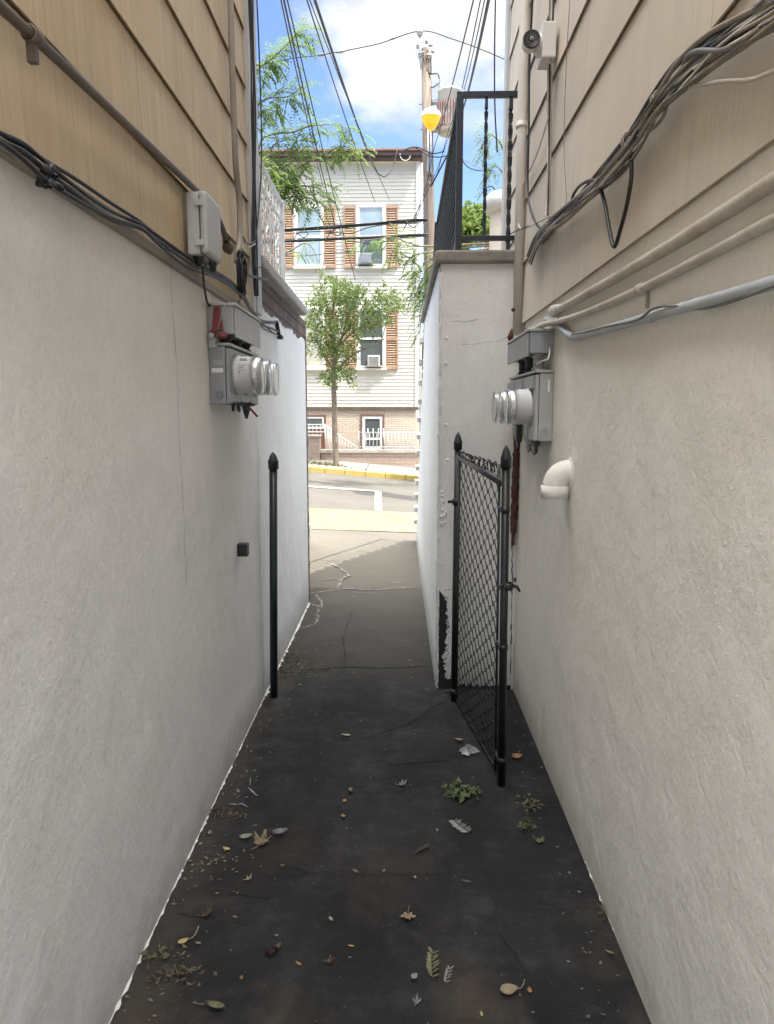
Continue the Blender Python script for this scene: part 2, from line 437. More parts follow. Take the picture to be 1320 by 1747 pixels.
def lamp():
    t = NT('lamp_amber'); p = t.co()
    c = t.mix(t.ramp(t.noise(p, 9, 3), [(.35, 0.), (.65, 1.)]), (1., .40, .006), (1., .58, .03))
    t.fin((.42, .24, .02), .25)
    t.link(c, t.b.inputs['Emission Color']); t.b.inputs['Emission Strength'].default_value = .30
    return t.m
M['lamp_amber'] = lamp()
M['transformer'] = simple('transformer_paint', (.52, .50, .47), .5, .1, 5, dirt=(.35, .14, .08), dirt_amt=.6, dscale=4)
M['transformer_rust'] = simple('transformer_rust', (.34, .23, .195), .7, .2, 6, .3, dirt=(.5, .44, .4), dirt_amt=.5, dscale=5)
M['steel'] = simple('galvanised', (.42, .43, .44), .45, .12, 9, 0, 40, .6)
M['porcelain'] = simple('porcelain', (.45, .44, .43), .3, .1)
def leafcol(name, c, var=.3): return simple(name, c, .65, var, 55, .4, 160, 0, .3)
M['lf_tan'] = leafcol('leaf_tan', (.24, .19, .125)); M['lf_brown'] = leafcol('leaf_brown', (.115, .085, .058)); M['lf_crumb'] = leafcol('leaf_crumb', (.15, .135, .10), .6)
M['lf_orange'] = leafcol('leaf_orange', (.27, .145, .065)); M['lf_yellow'] = leafcol('leaf_yellow', (.37, .30, .13))
M['lf_green'] = leafcol('leaf_green', (.075, .095, .04)); M['lf_olive'] = leafcol('leaf_olive', (.14, .135, .075))
M['lf_grey'] = leafcol('leaf_grey', (.20, .20, .185)); M['lf_dark'] = leafcol('leaf_dark', (.03, .012, .012))
M['lf_pale'] = leafcol('leaf_pale', (.26, .26, .19)); M['twig'] = leafcol('twig', (.05, .042, .035))
M['bag'] = simple('bag', (.27, .275, .27), .35, .2, 30, .5)
CLOUD_LOC=(.6,.2,.1); CL_D, CL_B = 2.4, 3.4; SKY_STR=.12; SUN_STR=2.9; EXPO=1.62; YB=-1.1; HLT=5.0; HRT=7.1; SUN_XY=(.46,.24); OVH=.32; ACO=.19
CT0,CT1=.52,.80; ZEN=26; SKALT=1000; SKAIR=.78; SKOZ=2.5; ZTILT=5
# ================================================================== SETTING
def sheet(name, x0, x1, y0, y1, dz, m, nx=24, ny=16, rough=0, edge=0):
    mb = MB()
    def fn(u, w):
        z = zg(u, w) + dz
        if rough: z += rough * (math.sin(u * 3.1 + w * 1.7) + math.sin(u * 7.3 - w * 4.1) * .5)
        return V((u, w, z))
    mb.grid(fn, frange(x0, x1, nx), frange(y0, y1, ny))
    return struct(mb.build(name, m))
# far-reaching ground
mbg = MB()
def far_z(u, w): return zg(u, w) - .22 - (.0 if w < 60 else (w - 60) * .004)
mbg.grid(lambda u, w: V((u, w, far_z(u, w))), [-400, -150, -60, -30, -14, -8, -4, -1, 2, 6, 12, 30, 60, 150, 400],
         [-60, -30, -10, -4, 2, 7.3, 9, 10.6, 12.4, 15, 18, 22, 30, 45, 60, 150, 400])
struct(mbg.build('ground', M['earth']))
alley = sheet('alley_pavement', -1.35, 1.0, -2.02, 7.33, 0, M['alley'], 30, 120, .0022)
sheet('sidewalk', -16, 14, 7.33, 10.6, -.004, M['sidewalk'], 40, 12, .002)
ap = sheet('driveway_apron', -16, 14, 10.6, 12.4, .004, M['apron'], 40, 6)
sheet('street', -40, 40, 12.4, 18.0, -.012, M['road'], 60, 20, .003)
# apron joint and sidewalk joints
mb = MB()
ja, jb = ground(632, 871), ground(632, 899)
for dx in (0, 3.6, -3.6):
    mb.grid(lambda u, w: V((u + dx + ja.x + (jb.x - ja.x) * (w - ja.y) / (jb.y - ja.y), w, zg(u + dx + ja.x, w) + .008)), [-.010, .010], frange(10.62, 12.36, 6))
mb.build('apron_joint', M['crack_wall'], ap)
# painted parking marks
mb = MB()
pA, pB = ground(470, 826), ground(643, 838)
n = 12
for i in range(n):
    a = pA.lerp(pB, i / n); b = pA.lerp(pB, (i + 1) / n); w = V((0, .075, 0))
    q = [a - w, b - w, b + w, a + w]
    mb.quad(*[V((k.x, k.y, zg(k.x, k.y) + .003)) for k in q])
c, d = ground(645, 839), ground(645, 871)
for i in range(10):
    y0 = c.y + (d.y - c.y) * i / 10; y1 = c.y + (d.y - c.y) * (i + 1) / 10
    x0 = c.x + (d.x - c.x) * i / 10; x1 = c.x + (d.x - c.x) * (i + 1) / 10
    mb.quad(*[V((k[0], k[1], zg(*k) + .0045)) for k in ((x0 - .065, y0), (x0 + .065, y0), (x1 + .065, y1), (x1 - .065, y1))])
struct(mb.build('parking_marking', M['line']))
# far kerb and far sidewalk
mb = MB()
xs = frange(-16, 14, 60)
for a, b in zip(xs, xs[1:]):
    g = .006
    za, zb = zg(a, 18), zg(b, 18)
    mb.hexa([(a + g, 18, za - .3), (b - g, 18, zb - .3), (b - g, 18.17, zb - .3), (a + g, 18.17, za - .3),
             (a + g, 18.0, za + .12), (b - g, 18.0, zb + .12), (b - g, 18.17, zb + .125), (a + g, 18.17, za + .125)])
struct(mb.build('far_kerb', M['kerb_yellow'], bevel=.012))
mb = MB()
mb.grid(lambda u, w: V((u, w, zg(u, 18) + .12 + (w - 18) * .012)), frange(-16, 14, 40), frange(18.172, 20.9, 6))
fw = struct(mb.build('far_sidewalk', M['far_walk']))
def zfar(x, y): return zg(x, 18) + .12 + (y - 18) * .012
mb = MB()
for xj in frange(-12, 10, 14):
    mb.grid(lambda u, w: V((u, w, zfar(u, w) + .004)), [xj - .012, xj + .012], frange(18.2, 20.2, 4))
mb.build('slab_joint', M['crack_dark'], fw)

# cracks and chalky marks on the alley floor (thin meshes lying on the pavement)
def crack(mb, pts, w, lift, jit=.012, wob=.5):
    P = [ground(*p) for p in pts]; Q = []
    for a, b in zip(P, P[1:]):
        k = max(2, int((b - a).length / .035))
        for i in range(k): Q.append(a.lerp(b, i / k) + V((rnd(-jit, jit), rnd(-jit, jit), 0)))
    Q.append(P[-1])
    L = []
    for i, q in enumerate(Q):
        d = (Q[min(i + 1, len(Q) - 1)] - Q[max(i - 1, 0)]).normalized(); nrm = V((-d.y, d.x, 0))
        ww = w * rnd(1 - wob, 1 + wob) * (.35 if i in (0, len(Q) - 1) else 1)
        a, b = q + nrm * ww, q - nrm * ww
        L.append((V((a.x, a.y, zg(a.x, a.y) + lift)), V((b.x, b.y, zg(b.x, b.y) + lift))))
    for (a, b), (c, d) in zip(L, L[1:]): mb.quad(a, b, d, c)
mb = MB()
for pts, w in [([(545, 1141), (610, 1139), (680, 1141), (724, 1137)], .006), ([(650, 1251), (690, 1237), (715, 1222), (735, 1207)], .006),
               ([(560, 1262), (612, 1262), (650, 1251)], .003), ([(655, 1306), (700, 1300), (770, 1297)], .004),
               ([(555, 1180), (548, 1230), (535, 1270)], .003), ([(660, 1110), (695, 1106)], .003), ([(385, 1527), (462, 1533)], .003),
               ([(440, 1262), (500, 1258), (556, 1262)], .0025), ([(815, 1510), (880, 1508)], .002), ([(300, 1560), (390, 1575)], .002),
               ([(480, 1300), (520, 1330), (560, 1345)], .002), ([(430, 1500), (520, 1490), (640, 1497), (760, 1488)], .0022), ([(640, 1497), (655, 1560), (640, 1640), (665, 1745)], .002), ([(890, 1480), (840, 1530), (850, 1600), (905, 1660)], .0018), ([(735, 1207), (775, 1190)], .004), ([(590, 1140), (585, 1090), (600, 1045)], .003)]:
    crack(mb, pts, w, .0062)
mb.build('crack', M['crack_dark'], alley)
mb = MB()
for pts, w in [([(526, 1014), (560, 1009), (590, 1005), (640, 1007), (708, 1003)], .011), ([(579, 1004), (577, 997), (586, 988), (595, 983), (590, 976), (574, 966), (563, 963)], .012),
               ([(547, 991), (572, 987)], .008), ([(545, 1036), (540, 1050), (541, 1062), (530, 1069), (512, 1072)], .008), ([(528, 1030), (545, 1036)], .010),
               ([(668, 994), (688, 996)], .010), ([(575, 989), (590, 991)], .006), ([(540, 1015), (552, 1040)], .009), ([(600, 1011), (650, 1013)], .005)]:
    crack(mb, pts, w, .0072, .02, .8)
for pts, w in [([(414, 1318), (420, 1317)], .003), ([(427, 1318), (434, 1317)], .003), ([(426, 1348), (438, 1360)], .004), ([(396, 1372), (408, 1374), (424, 1380)], .0035), ([(428, 1330), (427, 1340)], .002),
               ([(552, 1101), (560, 1102)], .003), ([(566, 1098), (571, 1099)], .003), ([(536, 1111), (541, 1110)], .003)]:
    crack(mb, pts, w, .0072, .02, .9)
mb.build('chalk_mark', M['chalk'], alley)
# sandy dirt bits, one heap nobody could count
mb = MB(); random.seed(11)
def bit(mb, p, s):
    a = rnd(0, 6.28); u = V((math.cos(a), math.sin(a), rnd(-.3, .3))) * s; w = V((-math.sin(a), math.cos(a), rnd(-.3, .3))) * s * rnd(.25, .7)
    p = p + V((0, 0, .003 + s * .2))
    mb.add([p - u, p + w, p + u, p - w], [(0, 1, 2, 3)])
for i in range(260):
    k = random.random()
    y = 1.6 + 6.2 * random.random() ** 1.4
    if k < .58: x = xl(y) + .015 + abs(random.gauss(0, .13))
    elif k < .82: x = (XR if y < 4.3 else .2) - .02 - abs(random.gauss(0, .12))
    else: x = rnd(xl(y), .6 if y < 4.3 else .16)
    if not (xl(y) + .01 < x < (XR - .01 if y < 4.35 else .17)): continue
    bit(mb, V((x, y, zg(x, y) + .003)), rnd(.003, .008) * (1 + .12 * y))
stuff(mb.build('leaf_litter', M['lf_crumb']), 'tiny leaf crumbs and grit scattered over the dark alley pavement', 'litter')
mb = MB()
for i in range(260):
    y = 1.6 + 7 * random.random() ** 1.2
    x = rnd(xl(y) + .02, .62 if y < 4.3 else .16)
    bit(mb, V((x, y, zg(x, y) + .003)), rnd(.0015, .0042) * (1 + .15 * y))
stuff(mb.build('grit', M['lf_crumb']), 'pale grit specks scattered over the dark alley pavement', 'grit')

# ================================================================== LEFT HOUSE
def courses(mb, y0, y1, z0, z1, h, side, proud=.018, back=.006, base=.0):
    def P(y, out, z): return V((xl(y) + out, y, z)) if side == 'L' else V((XR - out, y, z))
    z = z0
    while z < z1 - .01:
        t = min(z + h, z1); ys = frange(y0, y1, 9)
        for a, b in zip(ys, ys[1:]):
            ja, jb = (.0, .0)
            lip = proud - .0055; top = t - (.002 if t < z1 - .01 else 0)
            q = [P(a, proud, z), P(b, proud, z), P(b, back, top), P(a, back, top)]
            u = [P(a, lip, z), P(b, lip, z), P(b, proud, z), P(a, proud, z)]
            k = [P(a, lip, z), P(a, lip - .002, z + .016), P(b, lip - .002, z + .016), P(b, lip, z)]
            c = [P(a, lip - .002, z + .016), P(a, base, z + .016), P(b, base, z + .016), P(b, lip - .002, z + .016)]
            for w in (q, u, k, c):
                if side == 'R': w.reverse()
                mb.quad(*w)
        z = t
    return mb
HL_TOP = HLT
lh = thing('tan_house', 'tan shingle-sided house with a white stucco base lining the alley', 'house', (-1.0, -1, 0))
mb = MB(); mb.lbox(YB, 4.18, -8, 0, -1, 2.118); stl = mb.build('stucco_base', M['stucco_left'], lh)
mb = MB(); mb.lbox(YB, 4.16, -8, -.001, 2.118, HL_TOP); courses(mb, YB, 4.10, 2.115, HL_TOP, .28, 'L'); mb.build('siding_wall', M['tan_siding'], lh)
mb = MB(); mb.lbox(4.06, 4.20, -.10, .042, 2.118, HL_TOP); mb.lbox(4.0, 4.06, 0, .034, 2.118, HL_TOP); mb.build('corner_board', M['corner_trim'], lh, bevel=.004)
mb = MB(); mb.lbox(YB - .1, 4.4, -8.2, .10, HL_TOP, HL_TOP + .18); mb.build('roof_edge', M['roof_edge'], lh, bevel=.01)
mb = MB(); mb.lbox(YB, 4.0, .0, .022, 2.085, 2.1145); mb.build('sill_strip', M['conduit_tan'], lh, bevel=.004)
def wall_crack(mb, pts, fn, w, jit=.006, out=.002):
    P = [fn(px, py, out) for px, py in pts]; Q = []
    for a, b in zip(P, P[1:]):
        k = max(2, int((b - a).length / .03))
        for i in range(k): Q.append(a.lerp(b, i / k) + V((0, rnd(-jit, jit), rnd(-jit, jit) * .4)))
    Q.append(P[-1])
    for i in range(len(Q) - 1):
        a, b = Q[i], Q[i + 1]; d = (b - a).normalized(); n = V((0, -d.z, d.y)); wa = w * rnd(.5, 1.3)
        mb.quad(a - n * wa, b - n * wa, b + n * wa, a + n * wa)
mb = MB()
wall_crack(mb, [(290, 436), (293, 500), (297, 560), (303, 650), (306, 760), (312, 850), (315, 920), (318, 965), (317, 1000)], on_left, .0013, .004)
wall_crack(mb, [(363, 492), (363, 518)], on_left, .0012, .002)
mb.build('crack', M['crack_wall'], stl)
mb = MB(); wall_crack(mb, [(318, 1040), (313, 1052), (304, 1062), (302, 1078)], on_left, .0016, .003); mb.build('scratch', M['paint_drip'], stl)
# ragged rim of white paint along the foot of the wall
def paint_rim(mb, y0, y1, fx, sgn, w0, w1, gaps=.12):
    y = y0; prev = None
    while y < y1:
        w = w0 + (w1 - w0) * random.random() ** 2.2; x = fx(y); z = zg(x, y)
        if random.random() < gaps or math.sin(y * 7 + 1) > 1.6 - gaps * 4: w *= .12
        a = V((x + sgn * .0005, y, z + .006 + w * rnd(.2, .9))); b = V((x + sgn * w, y, z + .007))
        if prev: mb.quad(prev[0], prev[1], b, a)
        prev = (a, b); y += rnd(.008, .03)
random.seed(4)
mb = MB(); paint_rim(mb, 1.2, 4.18, xl, 1, .003, .011); mb.build('paint_rim', M['paint_drip'], stl)

# ---------------- left stoop
ls = thing('entry_stoop', 'brick stoop with a white-painted side and grey stone cap beyond the tan house', 'stoop', (-1.5, 5.3, -.15))
mb = MB(); mb.lbox(4.181, 6.84, -1.5, -.012, -.8, 2.385)
for i in range(36):
    z = -.35 + i * .076
    o = -.004 + rnd(-.006, .007)
    mb.lbox(6.63 + rnd(0, .01), 6.74 + rnd(-.01, .01), -.2, o, z, z + .071)
mb.build('brick_wall', M['brick_brown'], ls)
mb = MB(); random.seed(3)
ys = [4.183 + i * .045 for i in range(55)]; ys = [y for y in ys if y < 6.60] + [6.62]
prev = None
for y in ys:
    zt = 2.185 + .012 * math.sin(y * 9) + rnd(-.014, .018) + (.02 if y < 4.4 else 0); zb = zg(xl(y), y) - .1
    cur = (V((xl(y), y, zb)), V((xl(y), y, zt)), V((xl(y) - .012, y, zt + .004)))
    if prev:
        for k in range(12):
            a0, a1 = prev[0].lerp(prev[1], k / 12), prev[0].lerp(prev[1], (k + 1) / 12)
            b0, b1 = cur[0].lerp(cur[1], k / 12), cur[0].lerp(cur[1], (k + 1) / 12)
            mb.quad(a0, b0, b1, a1)
        mb.quad(prev[1], cur[1], cur[2], prev[2])
    prev = cur
mb.quad(prev[0], prev[0] - V((.012, 0, 0)), prev[2], prev[1])
ps = mb.build('painted_side', M['white_masonry'], ls)
mb = MB(); paint_rim(mb, 4.2, 6.62, xl, 1, .006, .024, .05); mb.build('paint_rim', M['paint_drip'], ps)
mb = MB(); wall_crack(mb, [(498, 900), (494, 925), (489, 955)], on_left, .002, .008); wall_crack(mb, [(466, 535), (480, 548), (500, 560), (512, 575), (515, 610)], on_left, .0016, .01)
mb.build('scuff', M['crack_wall'], ps)
mb = MB(); mb.lbox(4.205, 6.35, -1.55, .055, 2.385, 2.455); mb.build('cap_slab', M['slab_pale'], ls, bevel=.012)
mb = MB()
for i in range(12):
    y0 = 6.91 + i * .22; zt = 2.2 - i * .19; mb.box(-2.35, -1.25, y0, y0 + .22, -.8, zt)
mb.build('steps', M['slab_pale'], ls, bevel=.01)

# ornate white railing on the stoop
def scroll(mb, c, ax, s, r=.006):
    # an S scroll lying in the plane of ax (horizontal) and Z
    pts = []
    for i in range(15):
        a = i / 14 * 4.2; rr = .020 + .012 * a
        pts.append(c + ax * (math.cos(a) * rr * s) + V((0, 0, .085 + math.sin(a) * rr)))
    mb.tube(pts, r, 5)
    pts = [c + ax * (-math.cos(i / 14 * 4.2) * (.020 + .012 * i / 14 * 4.2) * s) + V((0, 0, -.085 - math.sin(i / 14 * 4.2) * (.020 + .012 * i / 14 * 4.2))) for i in range(15)]
    mb.tube(pts, r, 5)
    mb.tube([c + ax * .05 * s + V((0, 0, .04)), c, c - ax * .05 * s - V((0, 0, .04))], r, 5)
wr = thing('white_railing', 'white wrought iron railing with scrolls on the stone cap beside the tan house', 'railing', (xl(4.9) - .06, 4.9, 2.455))
def wx(y): return xl(y) - .045
mb = MB(); mb.tube([(wx(4.22), 4.22, 3.10), (wx(5.62), 5.62, 3.10)], .018, 8); mb.build('top_rail', M['rail_white'], wr)
for zz in (2.52, 2.97):
    mb = MB(); mb.tube([(wx(4.22), 4.22, zz), (wx(5.62), 5.62, zz)], .011, 6); mb.build('cross_rail', M['rail_white'], wr)
for yy in (4.24, 5.62):
    mb = MB(); mb.box(wx(yy) - .02, wx(yy) + .02, yy - .02, yy + .02, 2.455, 3.12); mb.build('post', M['rail_white'], wr, bevel=.003)
k = 0
for yy in frange(4.35, 5.50, 9):
    mb = MB(); mb.tube([(wx(yy), yy, 2.52), (wx(yy), yy, 3.10)], .0065, 6)
    for zz in (2.62, 2.78, 2.9): mb.lathe((wx(yy), yy, zz), (0, 0, 1), [(-.02, .006), (0, .013), (.02, .006)], 8)
    mb.build('baluster', M['rail_white'], wr)
for yy in (4.44, 4.92, 5.30):
    mb = MB(); scroll(mb, V((wx(yy) + .002, yy, 2.74)), V((0, 1, 0)), 1, .007); mb.build('scroll_panel', M['rail_white'], wr)

# ================================================================== RIGHT HOUSE
HR_TOP = HRT; HRY = 5.75
rh = thing('beige_house', 'beige board-sided house with a plain stucco base lining the alley, hung with pipes and cables', 'house', (1, -1, 0))
mb = MB(); mb.rbox(YB, HRY, -8, 0, -1, 2.083); strr = mb.build('stucco_base', M['stucco_right'], rh)
mb = MB(); mb.rbox(YB, 4.37, -8, -.001, 2.083, HR_TOP); courses(mb, YB, 4.369, 2.08, HR_TOP, .335, 'R', .017, .006)
mb.rbox(4.371, HRY - .02, -8, -.076, 2.084, HR_TOP - .001); courses(mb, 4.372, HRY - .05, 2.08, HR_TOP, .335, 'R', .017 - .075, .006 - .075, -.075); mb.build('siding_wall', M['beige_siding'], rh)
mb = MB(); mb.rbox(HRY - .09, HRY + .02, -.16, -.038, 2.2, HR_TOP); mb.build('corner_board', M['corner_trim'], rh, bevel=.004)
mb = MB(); mb.rbox(YB - .1, HRY + .08, -8.2, .10, HR_TOP, HR_TOP + .18); mb.build('roof_edge', M['roof_edge'], rh, bevel=.01)
random.seed(9)
mb = MB(); paint_rim(mb, 1.2, 2.9, lambda y: XR, -1, .001, .007, .4); mb.build('paint_rim', M['paint_drip'], strr)
mb = MB(); wall_crack(mb, [(880, 905), (876, 950), (879, 990), (873, 1060), (877, 1110), (872, 1165)], on_right, .006, .012)
wall_crack(mb, [(950, 398), (948, 470), (946, 520)], lambda a, b, c: on_right(a, b, .031), .0012, .001)
mb.build('crack', M['crack_dark'], strr)

# ---------------- right stoop with stairs to the street
def sx0(y): return .2 - .0075 * (y - 4.38)
rs = thing('stair_stoop', 'white stuccoed stoop with a dark stone cap and stairs going down to the street', 'stoop', (.9, 6, -.15))
def sheared(mb, y0, y1, z0, z1, x1=1.75, o=0.0):
    mb.hexa([(sx0(y0) - o, y0, z0), (x1, y0, z0), (x1, y1, z0), (sx0(y1) - o, y1, z0),
             (sx0(y0) - o, y0, z1), (x1, y0, z1), (x1, y1, z1), (sx0(y1) - o, y1, z1)])
mb = MB(); sheared(mb, 4.38, 7.3, -.8, 2.43); lw = mb.build('landing_wall', M['stucco_stoop'], rs)
mb = MB(); TR = 2.6 / 12
for i in range(12):
    y0 = 7.3 + i * TR; zt = 2.5 - .06 - (i + 1) * (2.6 / 13.2) ; sheared(mb, y0 + .001, y0 + TR, -.8, zt)
mb.build('stair_flank', M['brick_front'], rs)
for i in range(12):
    y0 = 7.3 + i * TR; zt = 2.5 - .06 - (i + 1) * (2.6 / 13.2)
    mb = MB(); sheared(mb, y0 + .004, y0 + TR + .022, zt + .001, zt + .055, 1.75, .045); mb.build('tread', M['step_white'], rs, bevel=.006)
mb = MB(); pts = []      # painted flank following the flight
ys = frange(4.40, 9.72, 60); prev = None; random.seed(21)
for y in ys:
    top = 2.425 if y < 7.2 else 2.30 - (y - 7.2) * (2.43 / 2.6) * 1.0
    top += rnd(-.02, .012) if y > 7.2 else 0
    zb = zg(sx0(y), y) - .1; top = max(top, zb + .12)
    cur = (V((sx0(y) - .005, y, zb)), V((sx0(y) - .005, y, top)))
    if prev: mb.quad(prev[1], cur[1], cur[0], prev[0])
    prev = cur
mb.build('painted_side', M['white_masonry'], rs)
mb = MB(); sheared(mb, 4.345, 7.35, 2.431, 2.502, 1.75, .035); mb.build('cap_slab', M['slab'], rs, bevel=.014)
random.seed(5)
mb = MB(); q = []
z = -.16
while z < 2.4: q.append(V((.2 + rnd(-.003, .006), 4.381 + rnd(-.003, .003), z))); z += .02
mb.tube(q, [rnd(.004, .011) for _ in q], 6)
for i in range(16):
    zz = rnd(.5, 2.2) if i > 10 else rnd(.9, 1.15); mb.lathe((.225 + rnd(-.01, .03), 4.379, zz), (0, -1, 0), [(-.004, rnd(.008, .022)), (.004, rnd(.004, .012)), (.006, 0)], 7)
mb.build('crumbling_edge', M['stucco_stoop'], lw)
mb = MB(); random.seed(6)
def rear(px, py, out=0): return at_y(px, py, 4.38 - out)
zs = frange(-.13, .50, 150); prev = None; wob = .25
for z in zs:
    b = max(0, (.5 - z)); a0 = .207 + rnd(0, .006); wob = max(0, min(1, wob + rnd(-.22, .22))); a1 = .228 + .034 * wob + rnd(-.006, .006) + .03 * max(0, .12 - z) / .25
    if z > .46: a1 = a0 + (a1 - a0) * (.5 - z) / .04
    cur = (V((a0, 4.376, z)), V((a1, 4.376, z)))
    if prev: mb.quad(prev[0], prev[1], cur[1], cur[0])
    prev = cur
xs = frange(.207, .66, 30); prev = None
for x in xs:
    cur = (V((x, 4.3755, -.16)), V((x, 4.3755, -.105 + rnd(-.012, .014) + (.0 if x > .3 else .05))))
    if prev: mb.quad(prev[0], cur[0], cur[1], prev[1])
    prev = cur
for i in range(70):
    z = rnd(-.1, .52); x = .235 + abs(random.gauss(0, .022)) + .012; s_ = rnd(.0015, .005); k_ = rnd(.6, 2.2)
    mb.quad((x - s_, 4.3762, z), (x, 4.3762, z - s_ * k_), (x + s_, 4.3762, z), (x, 4.3762, z + s_ * k_))
mb.build('tar_stain', M['tar'], lw)
def rear_crack(mb, pts, w):
    P = [rear(px, py, .002) for px, py in pts]; Q = []
    for a, b in zip(P, P[1:]):
        k = max(2, int((b - a).length / .03))
        for i in range(k): Q.append(a.lerp(b, i / k) + V((rnd(-.004, .004), 0, rnd(-.004, .004))))
    Q.append(P[-1])
    for a, b in zip(Q, Q[1:]):
        d = (b - a).normalized(); n = V((-d.z, 0, d.x)); ww = w * rnd(.4, 1.3); mb.quad(a - n * ww, b - n * ww, b + n * ww, a + n * ww)
mb = MB()
for pts, w in [([(768, 548), (790, 549), (815, 545)], .0014), ([(775, 586), (800, 588), (850, 582), (878, 570)], .0009), ([(874, 930), (873, 1040), (871, 1150)], .004)]: rear_crack(mb, pts, w)
mb.build('crack', M['crack_wall'], lw)

# ---------------- black iron railing: rear run, side run, stair run
br = thing('black_railing', 'black wrought iron railing with twisted balusters on the dark stone cap', 'railing', (.5, 5.5, 2.5))
def bar(a, b, w=.012, h=.012, name='bar', m='black_iron', par=None):
    a, b = V(a), V(b); d = (b - a).normalized(); u = d.cross(V((0, 0, 1)))
    u = u.normalized() if u.length > .01 else V((1, 0, 0)); t = u.cross(d).normalized()
    mb = MB(); mb.hexa([a - u * w - t * h, a + u * w - t * h, b + u * w - t * h, b - u * w - t * h, a - u * w + t * h, a + u * w + t * h, b + u * w + t * h, b - u * w + t * h])
    return mb.build(name, M[m], par if par is not None else br, bevel=.002)
def twisted(x, y, z0, z1, par, r=.0085, m='black_iron'):
    mb = MB(); n = 40; vs = []; fs = []
    for i in range(n + 1):
        z = z0 + (z1 - z0) * i / n; tw = i * .42 if 3 < i < n - 3 else 0
        k = 1 + .22 * max(0, math.sin(i / n * math.pi * 7)) ** 6
        for q in range(4):
            a = tw + q * math.pi / 2 + .785; vs.append((x + math.cos(a) * r * 1.3 * k, y + math.sin(a) * r * 1.3 * k, z))
    for i in range(n):
        for q in range(4): fs.append((i * 4 + q, i * 4 + (q + 1) % 4, (i + 1) * 4 + (q + 1) % 4, (i + 1) * 4 + q))
    mb.add(vs, fs); return mb.build('baluster', M[m], par)
RX = .305; RY = 4.47
bar((RX - .02, RY, 3.375), (XR + .055, RY, 3.375), .017, .015, 'top_rail'); bar((RX, RY, 2.59), (XR - .02, RY, 2.59), .016, .013, 'bottom_rail')
bar((RX, RY, 2.5), (RX, RY, 3.37), .019, .019, 'post')
twisted(.455, RY, 2.6, 3.36, br); twisted(.595, RY, 2.5, 3.36, br, .0105)
bar((RX, RY, 3.375), (RX, 7.25, 3.375), .018, .016, 'top_rail'); bar((RX, RY, 2.59), (RX, 7.25, 2.59), .012, .010, 'bottom_rail')
bar((RX, 7.25, 2.5), (RX, 7.25, 3.37), .019, .019, 'post')
for i in range(20): twisted(RX, RY + .13 + i * .133, 2.6, 3.36, br, .0085)
# stair run
s0, s1 = V((RX - .02, 7.25, 3.36)), V((RX - .03, 9.70, 1.14))
bar(s0, s1, .016, .013, 'top_rail'); bar(s0 - V((0, 0, .84)), s1 - V((0, 0, .84)), .010, .009, 'bottom_rail')
bar(s1 - V((0, 0, 1.26)), s1 + V((0, 0, .03)), .019, .019, 'post')
for i in range(15):
    p = s0.lerp(s1, (i + .8) / 16); bar(p - V((0, 0, .84)), p, .008, .008, 'baluster')
for t in (.3, .62):
    p = s0.lerp(s1, t) - V((0, 0, .42)); mb = MB(); scroll(mb, p + V((-.008, 0, 0)), V((0, 1, 0)), 1.2, .008); mb.build('scroll_panel', M['black_iron'], br)
# pale yard added unseen behind the viewer to bounce sun into the alley
struct_yard = sheet('bounce_yard', -12, 12, -14, -2.0, -.006, M['yard'], 20, 10, .002)
# ================================================================== THINGS ON THE LEFT WALL
def pipe(name, label, cat, pts, r, m, fn, outs=None, smooth=True, n=10, group=None, seg=5):
    P = []
    for i, p in enumerate(pts):
        o = outs[i] if isinstance(outs, (list, tuple)) else (outs if outs is not None else r + .002)
        P.append(fn(p[0], p[1], o))
    mb = MB(); mb.tube(smooth_path(P, seg) if smooth else P, r, n)
    return tag(mb.build(name, M[m], None, origin=P[0]), label, cat, group), P
S = .03     # siding proud of the wall
lc = thing('wall_conduit', 'brown metal conduit running down along the tan siding to an open flared end', 'conduit', on_left(0, 12, S + .016))
pts = [(-60, -45), (0, 11), (56, 62), (120, 122), (200, 198), (280, 273), (340, 330), (360, 352), (377, 383), (386, 412)]
P = [on_left(a, b, S + .016) for a, b in pts]
mb = MB(); mb.tube(smooth_path(P, 6), .0115, 12); mb.build('tube', M['conduit_brown'], lc)
mb = MB(); d = (P[-1] - P[-2]).normalized(); mb.lathe(P[-1] - d * .01, d, [(0, .016), (.03, .018), (.035, .024), (.055, .026), (.085, .010), (.09, .0)], 12); mb.build('end_fitting', M['conduit_brown'], lc)
mb = MB(); d = (P[2] - P[1]).normalized(); mb.lathe(P[2] - d * .02, d, [(0, .0135), (.001, .017), (.04, .017), (.041, .0135)], 14)
mb.hexa([P[2] + V(q) for q in ((-.012, -.008, -.05), (.006, -.008, -.05), (.006, .008, -.05), (-.012, .008, -.05), (-.012, -.008, 0), (.006, -.008, 0), (.006, .008, 0), (-.012, .008, 0))])
mb.build('coupling', M['conduit_brown'], lc)
pipe('service_conduit', 'taupe vertical conduit climbing the tan siding above the cable coil', 'conduit',
     [(392, -120), (393, 0), (396, 120), (399, 200), (402, 280), (408, 340), (409, 400), (405, 430), (404, 448)], .0145, 'conduit_tan', on_left, S + .017)
mb = MB(); c = on_left(397, 152, S + .017); mb.lathe(c - V((0, 0, .012)), (0, 0, 1), [(0, .0145), (.001, .019), (.022, .019), (.023, .0145)], 14)
